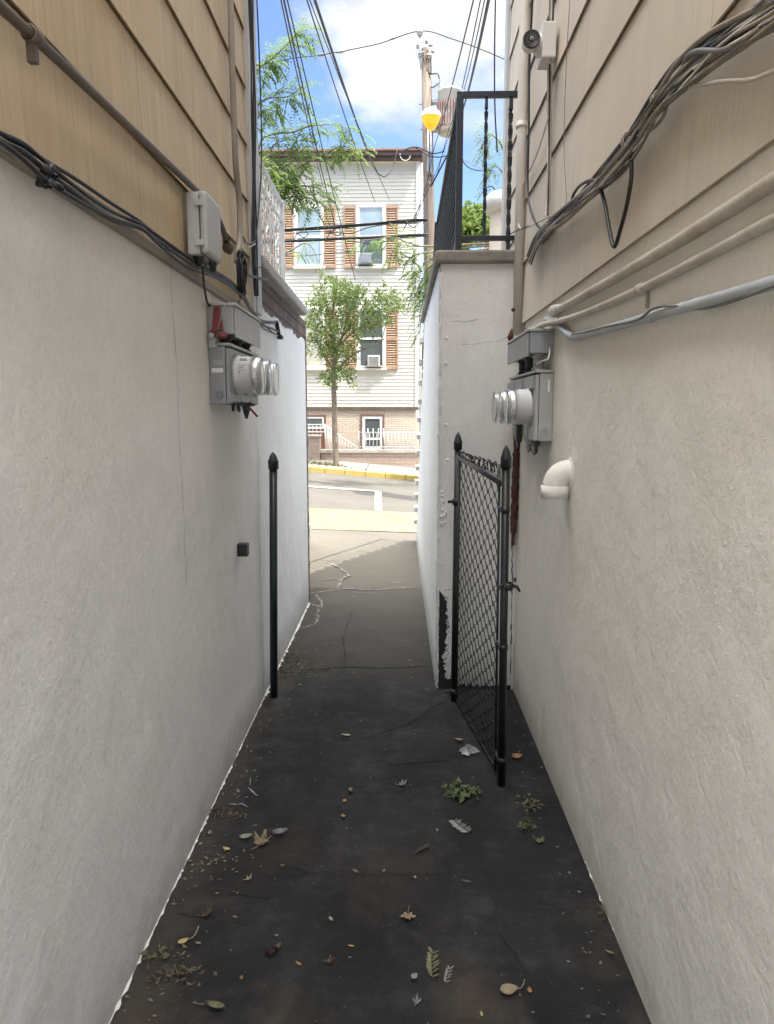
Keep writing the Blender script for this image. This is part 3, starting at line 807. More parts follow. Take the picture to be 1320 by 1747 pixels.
for k, (dx, r, lab) in enumerate([(0, .0065, 'thickest black cable hanging straight down beside the grey corner board'), (4, .004, 'thin black cable just beside the corner board, joining the thick one'), (-3, .004, 'slim black cable hanging behind the thick black cable near the corner board')]):
    pipe('drop_cable', lab, 'cable', [(427 + dx, -110), (427 + dx, 0), (430 + dx * .6, 90), (432 + dx, 200), (433 + dx * .5, 300), (433 + dx * 1.2, 400), (435 + dx, 470), (437 + dx * .8, 505)], r, 'cable_black', on_left, S + .012 + .004 * k, group='black cables down the corner board')
pipe('drop_cable', 'black cable leaning along the corner board edge towards the top of the picture', 'cable', [(438, 0), (443, 120), (446, 260), (441, 360), (435, 420), (434, 460)], .004, 'cable_black', on_left, [.05] * 6, group='black cables down the corner board')

# cable bundle along the siding's lower edge
random.seed(31)
base = [(-60, 195), (0, 232), (40, 256), (80, 288), (130, 322), (190, 360), (240, 383), (270, 408), (320, 444), (365, 466), (395, 486), (415, 505), (428, 528)]
tails = [[(440, 548), (470, 552)], [(446, 553), (462, 560), (475, 566)], [(452, 556), (468, 570)], [(436, 545), (452, 562), (474, 572)], [(445, 546), (474, 549)]]
labs = ['uppermost black cable of the bundle under the tan siding', 'thick black cable in the bundle under the tan siding, ending at the wall bracket',
        'black cable sagging lowest in the bundle under the tan siding', 'pale grey cable among the black ones under the tan siding', 'black cable woven through the bundle under the tan siding']
for k in range(5):
    off = [((-10, 9, 15, 2, -5)[k] + 6 * math.sin(i * 1.15 + k * 2.1)) * (1 if i < 6 else .62) * (1 if i < 9 else .5) for i in range(len(base))]
    pts = [(x, y + o) for (x, y), o in zip(base, off)] + tails[k]
    outs = [S + .008 + .009 * (k % 3) + rnd(0, .008) for _ in range(len(base))] + [.05] * (len(tails[k]) - 1) + [.02]
    pipe('wall_cable', labs[k], 'cable', pts, (.0046, .006, .0048, .0040, .0044)[k], 'cable_grey' if k == 3 else 'cable_black', on_left, outs, group='cables under the tan siding', n=8)
mb = MB(); a = on_left(80, 288, S + .02)
for i in range(9):
    p = a + V((rnd(-.01, .014), rnd(-.03, .03), rnd(-.045, .012))); mb.lathe(p, (rnd(-1, 1), rnd(-1, 1), rnd(-1, 1)), [(-.014, .003), (-.008, .008), (.008, .008), (.014, .003)], 7)
tag(mb.build('cable_clamp', M['cable_black'], None, origin=a), 'black tape-wrapped splice clamped on the cables under the tan siding', 'clamp')
# bracket where the bundle ends
b0, b1 = on_left(471, 547, .012), on_left(476, 573, .02)
mb = MB(); mb.hexa([b0 + V(q) for q in ((-.012, -.012, 0), (.012, -.012, 0), (.012, .012, 0), (-.012, .012, 0))] [:4] + [b1 + V(q) for q in ((-.012, -.012, 0), (.012, -.012, 0), (.012, .012, 0), (-.012, .012, 0))])
mb.box(b1.x - .012, b1.x + .02, b1.y - .012, b1.y + .05, b1.z - .02, b1.z + .005)
tag(mb.build('cable_bracket', M['cable_black'], None, origin=b1, bevel=.003), 'small black bracket holding the cable ends on the white wall', 'bracket')
# telephone interface box
y0, y1, o1 = 2.72, 2.93, .108; z1 = on_left(327, 338, S).z + .0; z0 = on_left(327, 440, S).z
ib = thing('interface_box', 'light grey plastic telephone box hanging on the tan siding', 'utility box', (xl(2.8) + S, 2.8, z0))
mb = MB(); mb.lbox(y0, y1, S, S + .045, z0, z1); mb.build('body', M['box_grey'], ib, bevel=.006)
mb = MB(); mb.lbox(y0 - .004, y1 + .004, S + .047, o1, z0 + .004, z1 + .004); mb.build('cover', M['box_grey'], ib, bevel=.014)
for zz in (z0 + .03, z1 - .05):
    mb = MB(); mb.lbox(y0 - .010, y0 - .0045, S + .03, S + .066, zz, zz + .022); mb.build('latch', M['box_grey'], ib, bevel=.002)
mb = MB(); mb.lbox(y0 + .05, y0 + .10, S + .03, S + .055, z1 + .001, z1 + .016); mb.build('hinge_knuckle', M['box_grey'], ib, bevel=.003)
for (yy, oo, rr) in ((2.76, .06, .02), (2.87, .085, .016)):
    mb = MB(); mb.lathe((xl(yy) + oo, yy, z0 + .002), (0, 0, -1), [(0, rr), (.012, rr), (.014, rr * .8), (.035, rr * .7), (.036, 0)], 14); mb.build('cable_gland', M['dark_plastic'], ib)
pipe('looped_cable', 'black cable dropping in a curve from the telephone box to the wire trough', 'cable', [(346, 452), (347, 478), (350, 500), (354, 517), (362, 522), (372, 520)], .0045, 'cable_black', on_left, [.09, .07, .04, .02, .01, .03])
pipe('looped_cable', 'thin pale wire running over the top of the wire trough', 'cable', [(368, 588), (372, 560), (383, 520), (388, 517), (404, 519), (410, 510), (418, 495)], .0025, 'cable_grey', on_left, [.04, .09, .11, .08, .05, .04, .04])
# coil of spare cable
random.seed(8)
mb = MB(); cc = on_left(411, 470, S + .035); axy = V((-.02, 1, 0)).normalized()
for k in range(9):
    rr = rnd(.026, .048); hz = rnd(.07, .088); c = cc + V((rnd(-.012, .018), rnd(-.012, .012), rnd(-.01, .01)))
    mb.tube([c + axy * math.sin(a) * rr + V((math.sin(a * 2 + k) * .006, 0, 0)) + V((0, 0, math.cos(a) * hz)) for a in frange(0, 6.283, 26)], .0042, 6)
mb.lathe(cc + V((.0, 0, .075)), (0, 0, 1), [(0, .012), (.01, .018), (.03, .018), (.04, .008)], 8)
tag(mb.build('cable_coil', M['cable_black'], None, origin=cc), 'coil of spare black cable tied below the taupe conduit', 'cable coil')
pipe('stub_cable', 'black cable stub pointing across the grey corner board', 'cable', [(408, 452), (422, 468), (440, 474), (456, 478)], .007, 'cable_black', on_left, [.05, .055, .06, .06])
pipe('thin_wire', 'thin black wire crossing the corner board towards the white railing', 'cable', [(433, 454), (447, 457), (458, 461)], .003, 'cable_black', on_left, [.05, .055, .055])
for k, (dy, lab) in enumerate([(0, 'upper short grey wire looping from the taupe conduit to the black cables'), (5, 'lower short white wire looping from the taupe conduit to the black cables')]):
    pipe('jumper_wire', lab, 'cable', [(414, 404 + dy), (420, 414 + dy), (427, 416 + dy), (435, 411 + dy)], .0035, 'cable_black' if k == 0 else 'cable_white', on_left, [.05, .055, .06, .05])

# meter banks -------------------------------------------------------------------
def meter(mb_parent, c, ax, r=.082, L=.115):
    rt = MB(); rt.lathe(c, ax, [(0, r * 1.06), (.006, r * 1.08), (.016, r * 1.08), (.018, r * 1.0), (L * .62, r * .985), (L * .63, r * .9), (L * .63, 0)], 32)
    o = rt.build('meter', M['meter_barrel'], mb_parent, origin=c)
    g = MB(); g.lathe(c + ax * (L * .55), ax, [(0, r * 1.0), (L * .08, r * 1.01), (L * .36, r * .985), (L * .43, r * .93), (L * .455, r * .75), (L * .46, 0)], 32); g.build('glass_cover', M['clear'], o)
    f = MB(); f.lathe(c + ax * (L * .64), ax, [(0, 0), (.001, r * .8), (.003, r * .8), (.004, r * .55), (.012, r * .5), (.013, 0)], 24)
    u = V((0, 0, 1)); w = ax.cross(u)
    for dz in (-.35, .1): 
        p = c + ax * (L * .64 + .006) + u * dz * r; f.hexa([p - w * r * .4 - u * .006, p + w * r * .4 - u * .006, p + w * r * .4 - u * .006 + ax * .012, p - w * r * .4 - u * .006 + ax * .012,
                                                            p - w * r * .4 + u * .006, p + w * r * .4 + u * .006, p + w * r * .4 + u * .006 + ax * .012, p - w * r * .4 + u * .006 + ax * .012])
    f.build('dial_face', M['meter_face'], o)
    rg = MB(); rg.tube([c + ax * (L * .88) + (u * math.cos(a) + w * math.sin(a)) * r * 1.0 for a in frange(0, 2 * math.pi, 32)], .0028, 6, False); rg.build('rim_ring', M['steel'], o)
    return o
ax = V((1, .0205, 0)).normalized()
zt, zb = on_left(368, 595, 0).z, on_left(368, 690, 0).z
my0, my1 = 3.10, 3.76; mo = .087
ml = thing('meter_bank', 'grey three-gang electric meter box on the white wall of the tan house', 'meter box', (xl(3.4), 3.4, zb))
mb = MB(); mb.lbox(my0, my1, 0, mo - .018, zb, zt); mb.build('enclosure', M['meter_grey'], ml, bevel=.004)
for i in range(3):
    mb = MB(); a = my0 + .004 + i * .2175; mb.lbox(a, a + .2145, mo - .017, mo, zb + .002, zt - .006); mb.build('cover_plate', M['meter_grey'], ml, bevel=.003)
mb = MB(); mb.lbox(my0 - .004, my1 + .004, 0, mo + .006, zt + .001, zt + .014); mb.build('hood', M['meter_light'], ml, bevel=.003)
zc = (on_left(430, 610, mo + .05).z + on_left(430, 673, mo + .05).z) / 2
for yy in (3.235, 3.445, 3.66):
    mt_ = meter(ml, V((xl(yy) + mo, yy, zc)), ax, .080, .12)
    lb = MB(); c_ = V((xl(yy) + mo, yy, zc)); r_ = .0808; w_ = ax.cross(V((0, 0, 1)))
    def bp(a, o): return c_ + ax * o + (V((0, 0, 1)) * math.sin(a) + w_ * math.cos(a)) * r_     # on the barrel, side towards the viewer
    for (a0, a1, o0, o1) in ((.92, 1.0, .026, .056), (.80, .86, .026, .06), (.56, .575, .022, .066), (.44, .47, .026, .05), (.32, .35, .026, .046), (.20, .22, .024, .058), (.06, .14, .026, .031)):
        lb.quad(bp(a0, o0), bp(a0, o1), bp(a1, o1), bp(a1, o0))
    lb.build('label_print', M['cable_grey'], mt_)
mb = MB(); a = V((xl(my0) + .043, my0 - .001, zb + .04))
for rr in (.018, .012): mb.lathe(a, (0, -1, 0), [(0, rr), (.0025, rr), (.003, rr - .002), (.001, rr - .0035)], 20)
mb.build('knockout', M['meter_grey'], ml)
mb = MB(); mb.box(xl(my0) + .012, xl(my0) + .06, my0 - .0032, my0 - .0005, zb + .132, zb + .150); mb.build('sticker', M['sticker'], ml)
mb = MB(); mb.box(xl(my0) + .018, xl(my0) + .058, my0 - .002, my0 - .0005, zb + .162, zb + .184); mb.build('rating_plate', M['meter_light'], ml)
random.seed(12)
for i in range(9):
    yy = 3.16 + i * .058; oo = rnd(.06, .11); mb = MB(); c = V((xl(yy) + oo, yy, zb + .01))
    mb.lathe(c, (0, 0, -1), [(0, .012), (.012, .012), (.013, .007), (.026 + rnd(0, .02), .006), (.04, .003)], 8); mb.lathe(c + V((.012, 0, -.006)), (1, 0, -.2), [(0, .009), (.012, .009), (.013, .004), (.022, .003)], 8)
    mb.build('lock_knob', M['dark_plastic'], ml)
mb = MB(); c = V((xl(3.32) + .10, 3.32, zb - .015)); mb.tube([c + V((0, 0, .02)), c + V((.01, 0, -.02)), c + V((.005, .02, -.045))], [.012, .014, .007], 8); mb.build('lock', M['dark_plastic'], ml)
mb = MB(); c = V((xl(3.36) + .11, 3.36, zb - .012)); mb.hexa([c + V(q) for q in ((0, 0, 0), (.008, .0, .003), (.042, .02, -.04), (.034, .02, -.046), (0, .004, 0), (.008, .004, .003), (.042, .024, -.04), (.034, .024, -.046))]); mb.build('red_tag', M['red_plastic'], ml, bevel=.001)
# wire trough above
tz1, tz0 = on_left(368, 530, 0).z, on_left(368, 575, 0).z
to = .112; ty0, ty1 = 3.11, 3.70
tr = thing('wire_trough', 'pale grey wire trough box above the three meters on the white wall', 'junction box', (xl(3.4), 3.4, tz0))
mb = MB(); mb.lbox(ty0, ty1, 0, to - .004, tz0, tz1); mb.build('body', M['meter_light'], tr, bevel=.003)
mb = MB(); mb.lbox(ty0 + .01, ty1 - .002, to - .003, to + .003, tz0 - .012, tz1 - .002); mb.build('front_cover', M['box_grey'], tr, bevel=.002)
mb = MB(); mb.lbox(ty0 - .006, ty1 + .004, 0, to + .008, tz1 + .001, tz1 + .013); mb.build('lid', M['box_grey'], tr, bevel=.003)
for yy in (3.19, 3.40, 3.60):
    mb = MB(); mb.lathe((xl(yy) + .055, yy, tz0 - .001), (0, 0, -1), [(0, .03), (.014, .03), (.015, .024), (tz0 - zt - .024, .024), (tz0 - zt - .023, .031), (tz0 - zt - .016, .031)], 16); mb.build('nipple', M['dark_plastic'], tr)
rt_ = MB(); p = [on_left(q[0], q[1], .09 * ((q[0] - 368) / 42) + .0) for q in ((379, 534), (390, 534), (394, 566), (376, 569))]
yy = ty0 - .012
pp = [V((xl(yy) + o, yy, z)) for o, z in ((.030, tz1 - .006), (.054, tz1 - .004), (.066, tz0 + .012), (.018, tz0 + .006))]
rt_.hexa([q + V((0, -.012, 0)) for q in pp] + [q + V((0, .010, 0)) for q in pp])
rt_.tube([V((xl(yy) + .012, yy - .004, tz0 + .006)), V((xl(yy) + .06, yy - .006, tz0 - .012)), V((xl(yy) + .08, yy, tz0 - .002))], .012, 8)
tag(rt_.build('red_tag', M['red_plastic'], None, origin=pp[0], bevel=.004), 'red plastic tag hanging at the end of the wire trough', 'tag')
mb = MB(); mb.lbox(3.085, 3.118, .004, .040, zt - .008, zt + .032); mb.lathe(V((xl(3.07) + .02, 3.07, zt + .034)), (0, 0, 1), [(-.006, .008), (0, .014), (.012, .014), (.02, 0)], 10)
tag(mb.build('seal_box', M['box_grey'], None, origin=V((xl(3.1) + .02, 3.1, zt)), bevel=.003), 'tiny pale sealing box between the wire trough and the three-gang meter box', 'utility box')
p = on_left(402, 941, 0); mb = MB(); mb.lbox(3.545, 3.60, 0, .052, on_left(402, 952, 0).z, on_left(402, 930, 0).z); 
kb = tag(mb.build('latch_keeper', M['black_iron'], None, origin=p, bevel=.004), 'small black metal block fixed to the white wall near the lone post', 'wall block')

# ================================================================== POSTS AND GATE
def acorn(mb, c, r):
    mb.lathe(c, (0, 0, 1), [(-.035, r * 1.03), (-.034, r * 1.28), (0, r * 1.28), (.002, r * 1.34), (.012, r * 1.34), (.020, r * 1.12), (.036, r * .92), (.052, r * .55), (.063, r * .2), (.066, 0)], 18)
g = ground(463, 1189); p = V((g.x + .012, g.y, g.z))
lp = thing('latch_post', 'lone dark green-black post with acorn cap standing against the white wall', 'fence post', p)
ztop = at_y(466, 790, p.y).z
mb = MB(); px_ = at_y(466, 790, p.y).x; mb.tube([p - V((0, 0, .1)), V((px_, p.y, ztop))], .0235, 18); mb.build('tube', M['post_green'], lp)
mb = MB(); acorn(mb, V((px_, p.y, ztop)), .0235); mb.build('acorn_cap', M['black_iron'], lp)
gh = ground(774, 1196); gf = ground(855, 1340)
hp = thing('hinge_post', 'black post with acorn cap standing at the white stoop corner, carrying the open gate', 'fence post', gh)
hz = at_y(776, 757, gh.y).z
mb = MB(); mb.tube([gh - V((0, 0, .1)), V((gh.x + .004, gh.y, hz))], .0185, 16); mb.build('tube', M['black_vinyl'], hp)
mb = MB(); acorn(mb, V((gh.x + .004, gh.y, hz)), .0185); mb.build('acorn_cap', M['black_iron'], hp)
for zz in (.06, 1.2):
    mb = MB(); c = V((gh.x, gh.y, gh.z + zz)); mb.lathe(c, (0, 0, 1), [(-.018, .0185), (-.018, .0235), (.018, .0235), (.018, .0185)], 14); mb.tube([c + V((-.02, 0, 0)), c + V((-.05, 0, 0))], .009, 8); mb.build('hinge_band', M['black_iron'], hp)
cg = thing('chain_link_gate', 'black chain-link gate panel swung open against the alley', 'gate', gf)
fz = at_y(862, 785, gf.y).z
ft = V((at_y(863, 785, gf.y).x, gf.y, fz))
mb = MB(); mb.tube([gf + V((0, 0, .004)), ft], .0178, 18); mb.build('end_post', M['black_vinyl'], cg)
mb = MB(); acorn(mb, ft, .0178); mb.build('acorn_cap', M['black_iron'], cg)
A0, A1 = V((gh.x + .035, gh.y - .06, gh.z + .05)), V((gf.x - .035, gf.y + .13, gf.z + .05))    # foot of mesh: far, near
ga = V((gh.x + .005, gh.y - .04, 0)); gb = V((gf.x - .0, gf.y + .03, 0))
def gp(u, z):   # u 0 far .. 1 near along the panel
    q = ga.lerp(gb, u); k = ga.lerp(V((ft.x, gf.y + .03, 0)), u); f = max(0, min(1, z / 1.3)); q = q.lerp(k, f)
    return V((q.x, q.y, 0))
zf0, zf1 = gh.z + .03, gf.z + .01              # foot heights far, near
tzf, tzn = at_y(782, 772, gh.y).z, at_y(850, 797, gf.y + .15).z
def GP(u, v, off=0):
    z0 = zf0 + (zf1 - zf0) * u; z1 = tzf + (tzn - tzf) * u; z = z0 + (z1 - z0) * v; q = gp(u, z); q.z = z
    nrm = V((gb.y - ga.y, -(gb.x - ga.x), 0)).normalized(); return q + nrm * off
plen = (gb - ga).length
mb = MB(); mb.tube([GP(-.0, .985), GP(1.0, .955)], .0165, 12); mb.build('top_rail', M['black_iron'], cg)
mb = MB(); mb.tube([GP(.03, .01), GP(.97, .01)], .0045, 6); mb.build('tension_wire', M['black_vinyl'], cg)
for u in (.045, .925):
    mb = MB(); mb.tube([GP(u, .01, .004), GP(u, 1.0, .004)], .006, 6); mb.build('tension_bar', M['black_iron'], cg)
mb = MB(); NC = 14; NR = 19; du = .88 / NC
for c in range(NC + 1):
    pts = []
    for r in range(NR * 2 + 1):
        u = .045 + du * c + (du * .5 if r % 2 else -.0 * du) ; v = .015 + .97 * r / (NR * 2)
        side = 1 if (r + c) % 2 else -1
        ubase = .045 + du * c + (du * .54 if (r + c) % 2 else -.54 * du)
        for q, dv in ((-.5, -.006), (.5, .006)):
            pts.append(GP(min(.93, max(.04, ubase)), v + dv, side * .0035 + q * .003))
    mb.tube(pts, .0025, 4, False)
for c in range(NC):
    for k in range(2):
        u = .06 + du * c + du * .3 * k; a = GP(u, 1.0); 
        mb.tube([a + V((0, 0, -.03)), a + V((rnd(-.02, .02), rnd(-.02, .02), .006)), a + V((rnd(-.02, .02), rnd(-.015, .015), .016)), a + V((rnd(-.02, .02), 0, -.004))], .0026, 4)
mb.build('mesh_panel', M['black_vinyl'], cg)
for v in (.08, .45, .88):
    mb = MB(); c = GP(1.0, v); c = V((gf.x + (ft.x - gf.x) * v, gf.y, c.z)); mb.lathe(c, (0, 0, 1), [(-.012, .0178), (-.012, .0208), (.012, .0208), (.012, .0178)], 16); mb.tube([c + V((-.02, .02, 0)), GP(.925, v, .004)], .005, 6); mb.build('tension_band', M['black_iron'], cg)
mb = MB(); zl = at_y(855, 1000, gf.y).z; c = V((gf.x + .008, gf.y, zl))
mb.lathe(c, (0, 0, 1), [(-.016, .0178), (-.016, .0235), (.016, .0235), (.016, .0178)], 16)
for s in (-1, 1): mb.tube([c + V((s * .022, -.01, .004)), c + V((s * .038, -.02, .002)), c + V((s * .050, -.024, -.018))], [.009, .008, .005], 8)
mb.lathe(c + V((.03, 0, .02)), (0, 0, 1), [(0, .006), (.018, .006), (.02, 0)], 8); mb.build('fork_latch', M['black_iron'], cg)

# ================================================================== THINGS ON THE RIGHT WALL
S2 = .026
a = on_right(971, 826, 0); yc = a.y; zc2 = at_y(950, 815, yc).z
el = thing('vent_elbow', 'white plastic pipe elbow sticking out of the stucco wall, mouth down', 'pipe elbow', (XR, yc, zc2))
mb = MB(); r = .052; c = V((XR + .004, yc, zc2 + .02)); bend = .058; P = []
for i in range(13):
    t = i / 12 * math.pi / 2; P.append(V((XR - .0 - math.sin(t) * bend, yc, zc2 + .022 - bend + math.cos(t) * bend)))
P = [V((XR + .03, yc, zc2 + .022))] + P
mb.tube(P, r, 26); mb.build('bend', M['pvc'], el)
mb = MB(); e = P[-1]; mb.lathe(e + V((0, 0, .004)), (0, 0, -1), [(0, r), (.001, r * 1.10), (.052, r * 1.10), (.053, r * .98), (.012, r * .96), (.010, 0)], 28); mb.build('socket_collar', M['pvc'], el)
mb = MB(); mb.lathe((XR - .0005, yc, zc2 + .01), (-1, 0, 0), [(0, .075), (.004, .068), (.006, .056), (.006, .02)], 22); mb.build('caulk_ring', M['paint_drip'], el)
# meter bank
zt, zb = on_right(938, 638, 0).z, on_right(938, 752, 0).z
y0, y1, mo = 3.40, 4.24, .082
mr = thing('meter_bank', 'grey three-gang electric meter box under painted pipes on the beige house wall', 'meter box', (XR, 3.8, zb))
mb = MB(); mb.rbox(y0, y1, 0, mo - .018, zb, zt); mb.build('enclosure', M['meter_light'], mr, bevel=.004)
for i in range(3):
    mb = MB(); aa = y0 + .004 + i * .278; mb.rbox(aa, aa + .274, mo - .017, mo + .001, zb + (.002 if i == 0 else .09), zt - .006); mb.build('cover_plate', M['meter_light'], mr, bevel=.003)
    mb = MB(); mb.rbox(aa + .02, aa + .26, mo - .001, mo + .016, zt - .07, zt - .018); mb.build('upper_flap', M['meter_grey'], mr, bevel=.003)
mb = MB(); mb.rbox(y0 - .005, y1 + .004, 0, mo + .008, zt + .001, zt + .014); mb.build('hood', M['meter_light'], mr, bevel=.003)
zc = (at_y(880, 664, 3.55).z + at_y(880, 724, 3.55).z) / 2
for yy in (3.535, 3.80, 4.06): meter(mr, V((XR - mo, yy, zc)), V((-1, 0, 0)), .083, .118)
mb = MB(); aa = V((XR - .042, y0 - .001, zb + .042))
for rr in (.020, .013): mb.lathe(aa, (0, -1, 0), [(0, rr), (.0025, rr), (.003, rr - .002), (.001, rr - .0035)], 20)
mb.build('knockout', M['meter_light'], mr)
mb = MB(); mb.box(XR - .028, XR - .018, y0 - .0025, y0 - .0004, zt - .085, zt - .03); mb.build('paint_smear', M['paint_drip'], mr)
random.seed(13)
for i in range(7):
    yy = 3.50 + i * .1; mb = MB(); oo = rnd(.04, .09); c = V((XR - oo, yy, zb + .075)); mb.hexa([c + V(q) for q in ((-.014, -.02, -.10), (.014, -.02, -.10), (.014, .025, -.085), (-.014, .025, -.085), (-.014, -.02, .01), (.014, -.02, .01), (.014, .025, .01), (-.014, .025, .01))])
    mb.lathe(c + V((0, 0, -.09)), (0, 0, -1), [(0, .009), (.02 + rnd(0, .03), .007), (.05, .002)], 7); mb.build('lock_knob', M['meter_grey' if i % 2 else 'dark_plastic'], mr, bevel=.003)
tz1, tz0 = on_right(938, 570, 0).z, on_right(938, 605, 0).z; to = .115
t2 = thing('wire_trough', 'grey wire trough box right under the painted pipes of the beige house', 'junction box', (XR, 3.8, tz0))
mb = MB(); mb.rbox(3.42, 4.10, 0, to - .004, tz0, tz1); mb.build('body', M['meter_grey'], t2, bevel=.003)
for i in range(2):
    mb = MB(); mb.rbox(3.425 + i * .34, 3.762 + i * .338, to - .003, to + .003, tz0 - .012, tz1 - .002); mb.build('front_cover', M['meter_grey'], t2, bevel=.002)
mb = MB(); mb.rbox(3.412, 4.105, 0, to + .008, tz1 + .001, tz1 + .014); mb.build('lid', M['meter_light'], t2, bevel=.003)
for k, yy in enumerate((3.50, 3.72, 3.93)):
    h = tz0 - zt - .016
    mb = MB(); mb.lathe((XR - .055, yy, tz0 - .001), (0, 0, -1), [(0, .03), (.014, .03), (.015, .025), (h - .014, .025), (h - .012, .031), (h - .003, .031)], 16); mb.build('nipple', M['meter_light' if k == 0 else 'dark_plastic'], t2)
pipe('looped_cable', 'thin white wire looping under the grey trough on the beige house wall', 'cable', [(938, 592), (935, 612), (925, 616), (915, 622), (912, 634)], .003, 'cable_white', on_right, [.02, .07, .08, .09, .09])
pipe('hanging_wire', 'ragged wire hanging below the meter box on the beige house wall', 'cable', [(905, 752), (906, 765), (912, 776), (911, 762), (902, 756)], .003, 'cable_grey', on_right, [.05, .05, .05, .055, .06])
# rusty pipe in the corner
p0, p1 = V((.655, 4.345, at_y(878, 742, 4.35).z)), V((.648, 4.345, at_y(874, 930, 4.35).z))
mb = MB(); q = [p0.lerp(p1, i / 40) + V((rnd(-.002, .002), rnd(-.002, .002), 0)) for i in range(41)]; mb.tube(q, [rnd(.016, .024) * (1 if i < 36 else .6) for i in range(41)], 10)
tag(mb.build('rusty_pipe', M['rust'], None, origin=p0), 'rust-brown pipe stub in the corner between the stoop and the beige house', 'pipe')
# drain pipe
dp = thing('drain_pipe', 'pale vertical plastic drain pipe beside the black railing on the beige house', 'drain pipe', (XR - .045, 4.36, 2.0))
x_, y_ = XR - .042, 4.30; za = at_y(888, 570, y_).z
mb = MB(); mb.tube([(x_ + .004, y_, za), (x_ + .002, y_, 3.0), (x_, y_, 7.2)], .0275, 18); mb.build('tube', M['pvc_drain'], dp)
for zz in (at_y(893, 212, y_).z, 5.2):
    mb = MB(); mb.lathe((x_, y_, zz - .02), (0, 0, 1), [(0, .0275), (.001, .032), (.016, .032), (.018, .030), (.032, .030), (.034, .0275)], 18); mb.build('coupling', M['pvc_drain'], dp)
mb = MB(); mb.lathe((x_ - .02, y_ - .02, za + .13), (-.6, -1, .1), [(0, .007), (.012, .007), (.012, .011), (.018, .011), (.018, 0)], 8); mb.build('bracket_screw', M['rust'], dp)
mb = MB(); mb.tube([(x_ - .026, y_ + .01, za + .03), (x_ - .034, y_ + .01, za - .02), (x_ - .04, y_ + .012, za - .035)], [.006, .018, .006], 8); mb.build('rust_patch', M['rust'], dp)
# three pipes along the wall
pw = thing('wall_pipe', 'thick beige painted pipe with a taped end, topmost of three along the beige house', 'pipe', on_right(960, 520, .02))
P = [on_right(*q, .020) for q in ((1400, 262), (1320, 310), (1240, 360), (1140, 422), (1040, 480), (970, 519), (945, 531))]
mb = MB(); mb.tube(smooth_path(P, 5), .0165, 14); mb.build('tube', M['pipe_beige'], pw)
mb = MB(); d = (P[-1] - P[-2]).normalized(); mb.lathe(P[-1] - d * .10, d, [(0, .0165), (.003, .021), (.03, .022), (.06, .026), (.10, .027), (.125, .023), (.135, .010), (.136, 0)], 14); mb.build('taped_end', M['pvc_drain'], pw)
pw = thing('wall_pipe', 'slim beige painted conduit bending down into the trough, middle of three pipes', 'pipe', on_right(1000, 530, .02))
P = [on_right(a, b, o) for a, b, o in ((1400, 339, .016), (1320, 376, .016), (1200, 439, .016), (1095, 492, .016), (1000, 533, .016), (950, 549, .03), (930, 553, .05), (914, 561, .06), (908, 566, .06))]
mb = MB(); mb.tube(smooth_path(P, 5), .0125, 12); mb.build('tube', M['pipe_beige'], pw)
mb = MB(); c = on_right(1093, 493, .016); d = (P[3] - P[2]).normalized(); mb.lathe(c - d * .02, d, [(0, .0125), (.001, .0165), (.04, .0165), (.041, .0125)], 12); mb.build('coupling', M['pipe_beige'], pw)
mb = MB(); c = on_right(1104, 500, .006); mb.box(c.x - .002, c.x + .004, c.y - .006, c.y + .006, c.z - .04, c.z + .01); mb.build('strap', M['conduit_tan'], pw)
pw = thing('wall_pipe', 'bluish grey conduit with an elbow, lowest of three pipes along the beige house', 'pipe', on_right(1000, 570, .02))
P = [on_right(a, b, o) for a, b, o in ((1400, 455, .018), (1320, 482, .018), (1200, 516, .018), (1110, 540, .018), (1040, 560, .018), (985, 573, .018), (972, 572, .018), (955, 558, .018), (940, 549, .018), (932, 545, .02))]
mb = MB(); mb.tube(smooth_path(P, 5), .0135, 14); mb.build('tube', M['pipe_grey'], pw)
for q in ((1110, 540), (972, 572)):
    c = on_right(*q, .018); d = (P[3] - P[2]).normalized() if q[0] > 1000 else (P[8] - P[6]).normalized()
    mb = MB(); mb.lathe(c - d * .012, d, [(0, .0135), (.001, .0165), (.022, .0165), (.023, .0135)], 14); mb.build('coupling', M['pipe_grey'], pw)
pipe('wall_cable', 'thin grey cable wandering over the bluish conduit of the beige house', 'cable', [(1400, 465), (1320, 488), (1240, 517), (1190, 527), (1150, 522), (1115, 526), (1085, 546), (1030, 558), (990, 568), (975, 570)], .0035, 'cable_grey', on_right, [.035, .035, .02, .02, .03, .036, .036, .034, .03, .03])

# tangled cable bundle on the beige siding
random.seed(41)
base = [(1420, -60), (1320, 12), (1265, 50), (1215, 84), (1165, 130), (1120, 182), (1085, 238), (1050, 280), (1015, 318), (985, 345), (955, 372), (935, 388), (915, 415), (903, 445)]
kinds = [('cable_black', .0055, 'thickest black cable in the tangled bundle on the beige siding'), ('cable_tan', .006, 'dusty tan cable lying lowest in the tangled bundle on the beige siding'), ('cable_grey', .0046, 'grey cable in the upper edge of the tangled bundle on the beige siding'),
         ('cable_grey', .005, 'weathered grey cable in the middle of the tangled bundle on the beige siding'), ('cable_tan', .0045, 'thin tan cable on top of the tangled bundle on the beige siding'), ('cable_black', .0052, 'slim black cable weaving through the tangled bundle on the beige siding'),
         ('cable_white', .0042, 'thin off-white cable following the tangled bundle on the beige siding'), ('cable_tan', .0075, 'widest dusty strap-like cable in the tangled bundle on the beige siding'), ('cable_grey', .0048, 'slim grey cable twisted round the tangled bundle on the beige siding')]
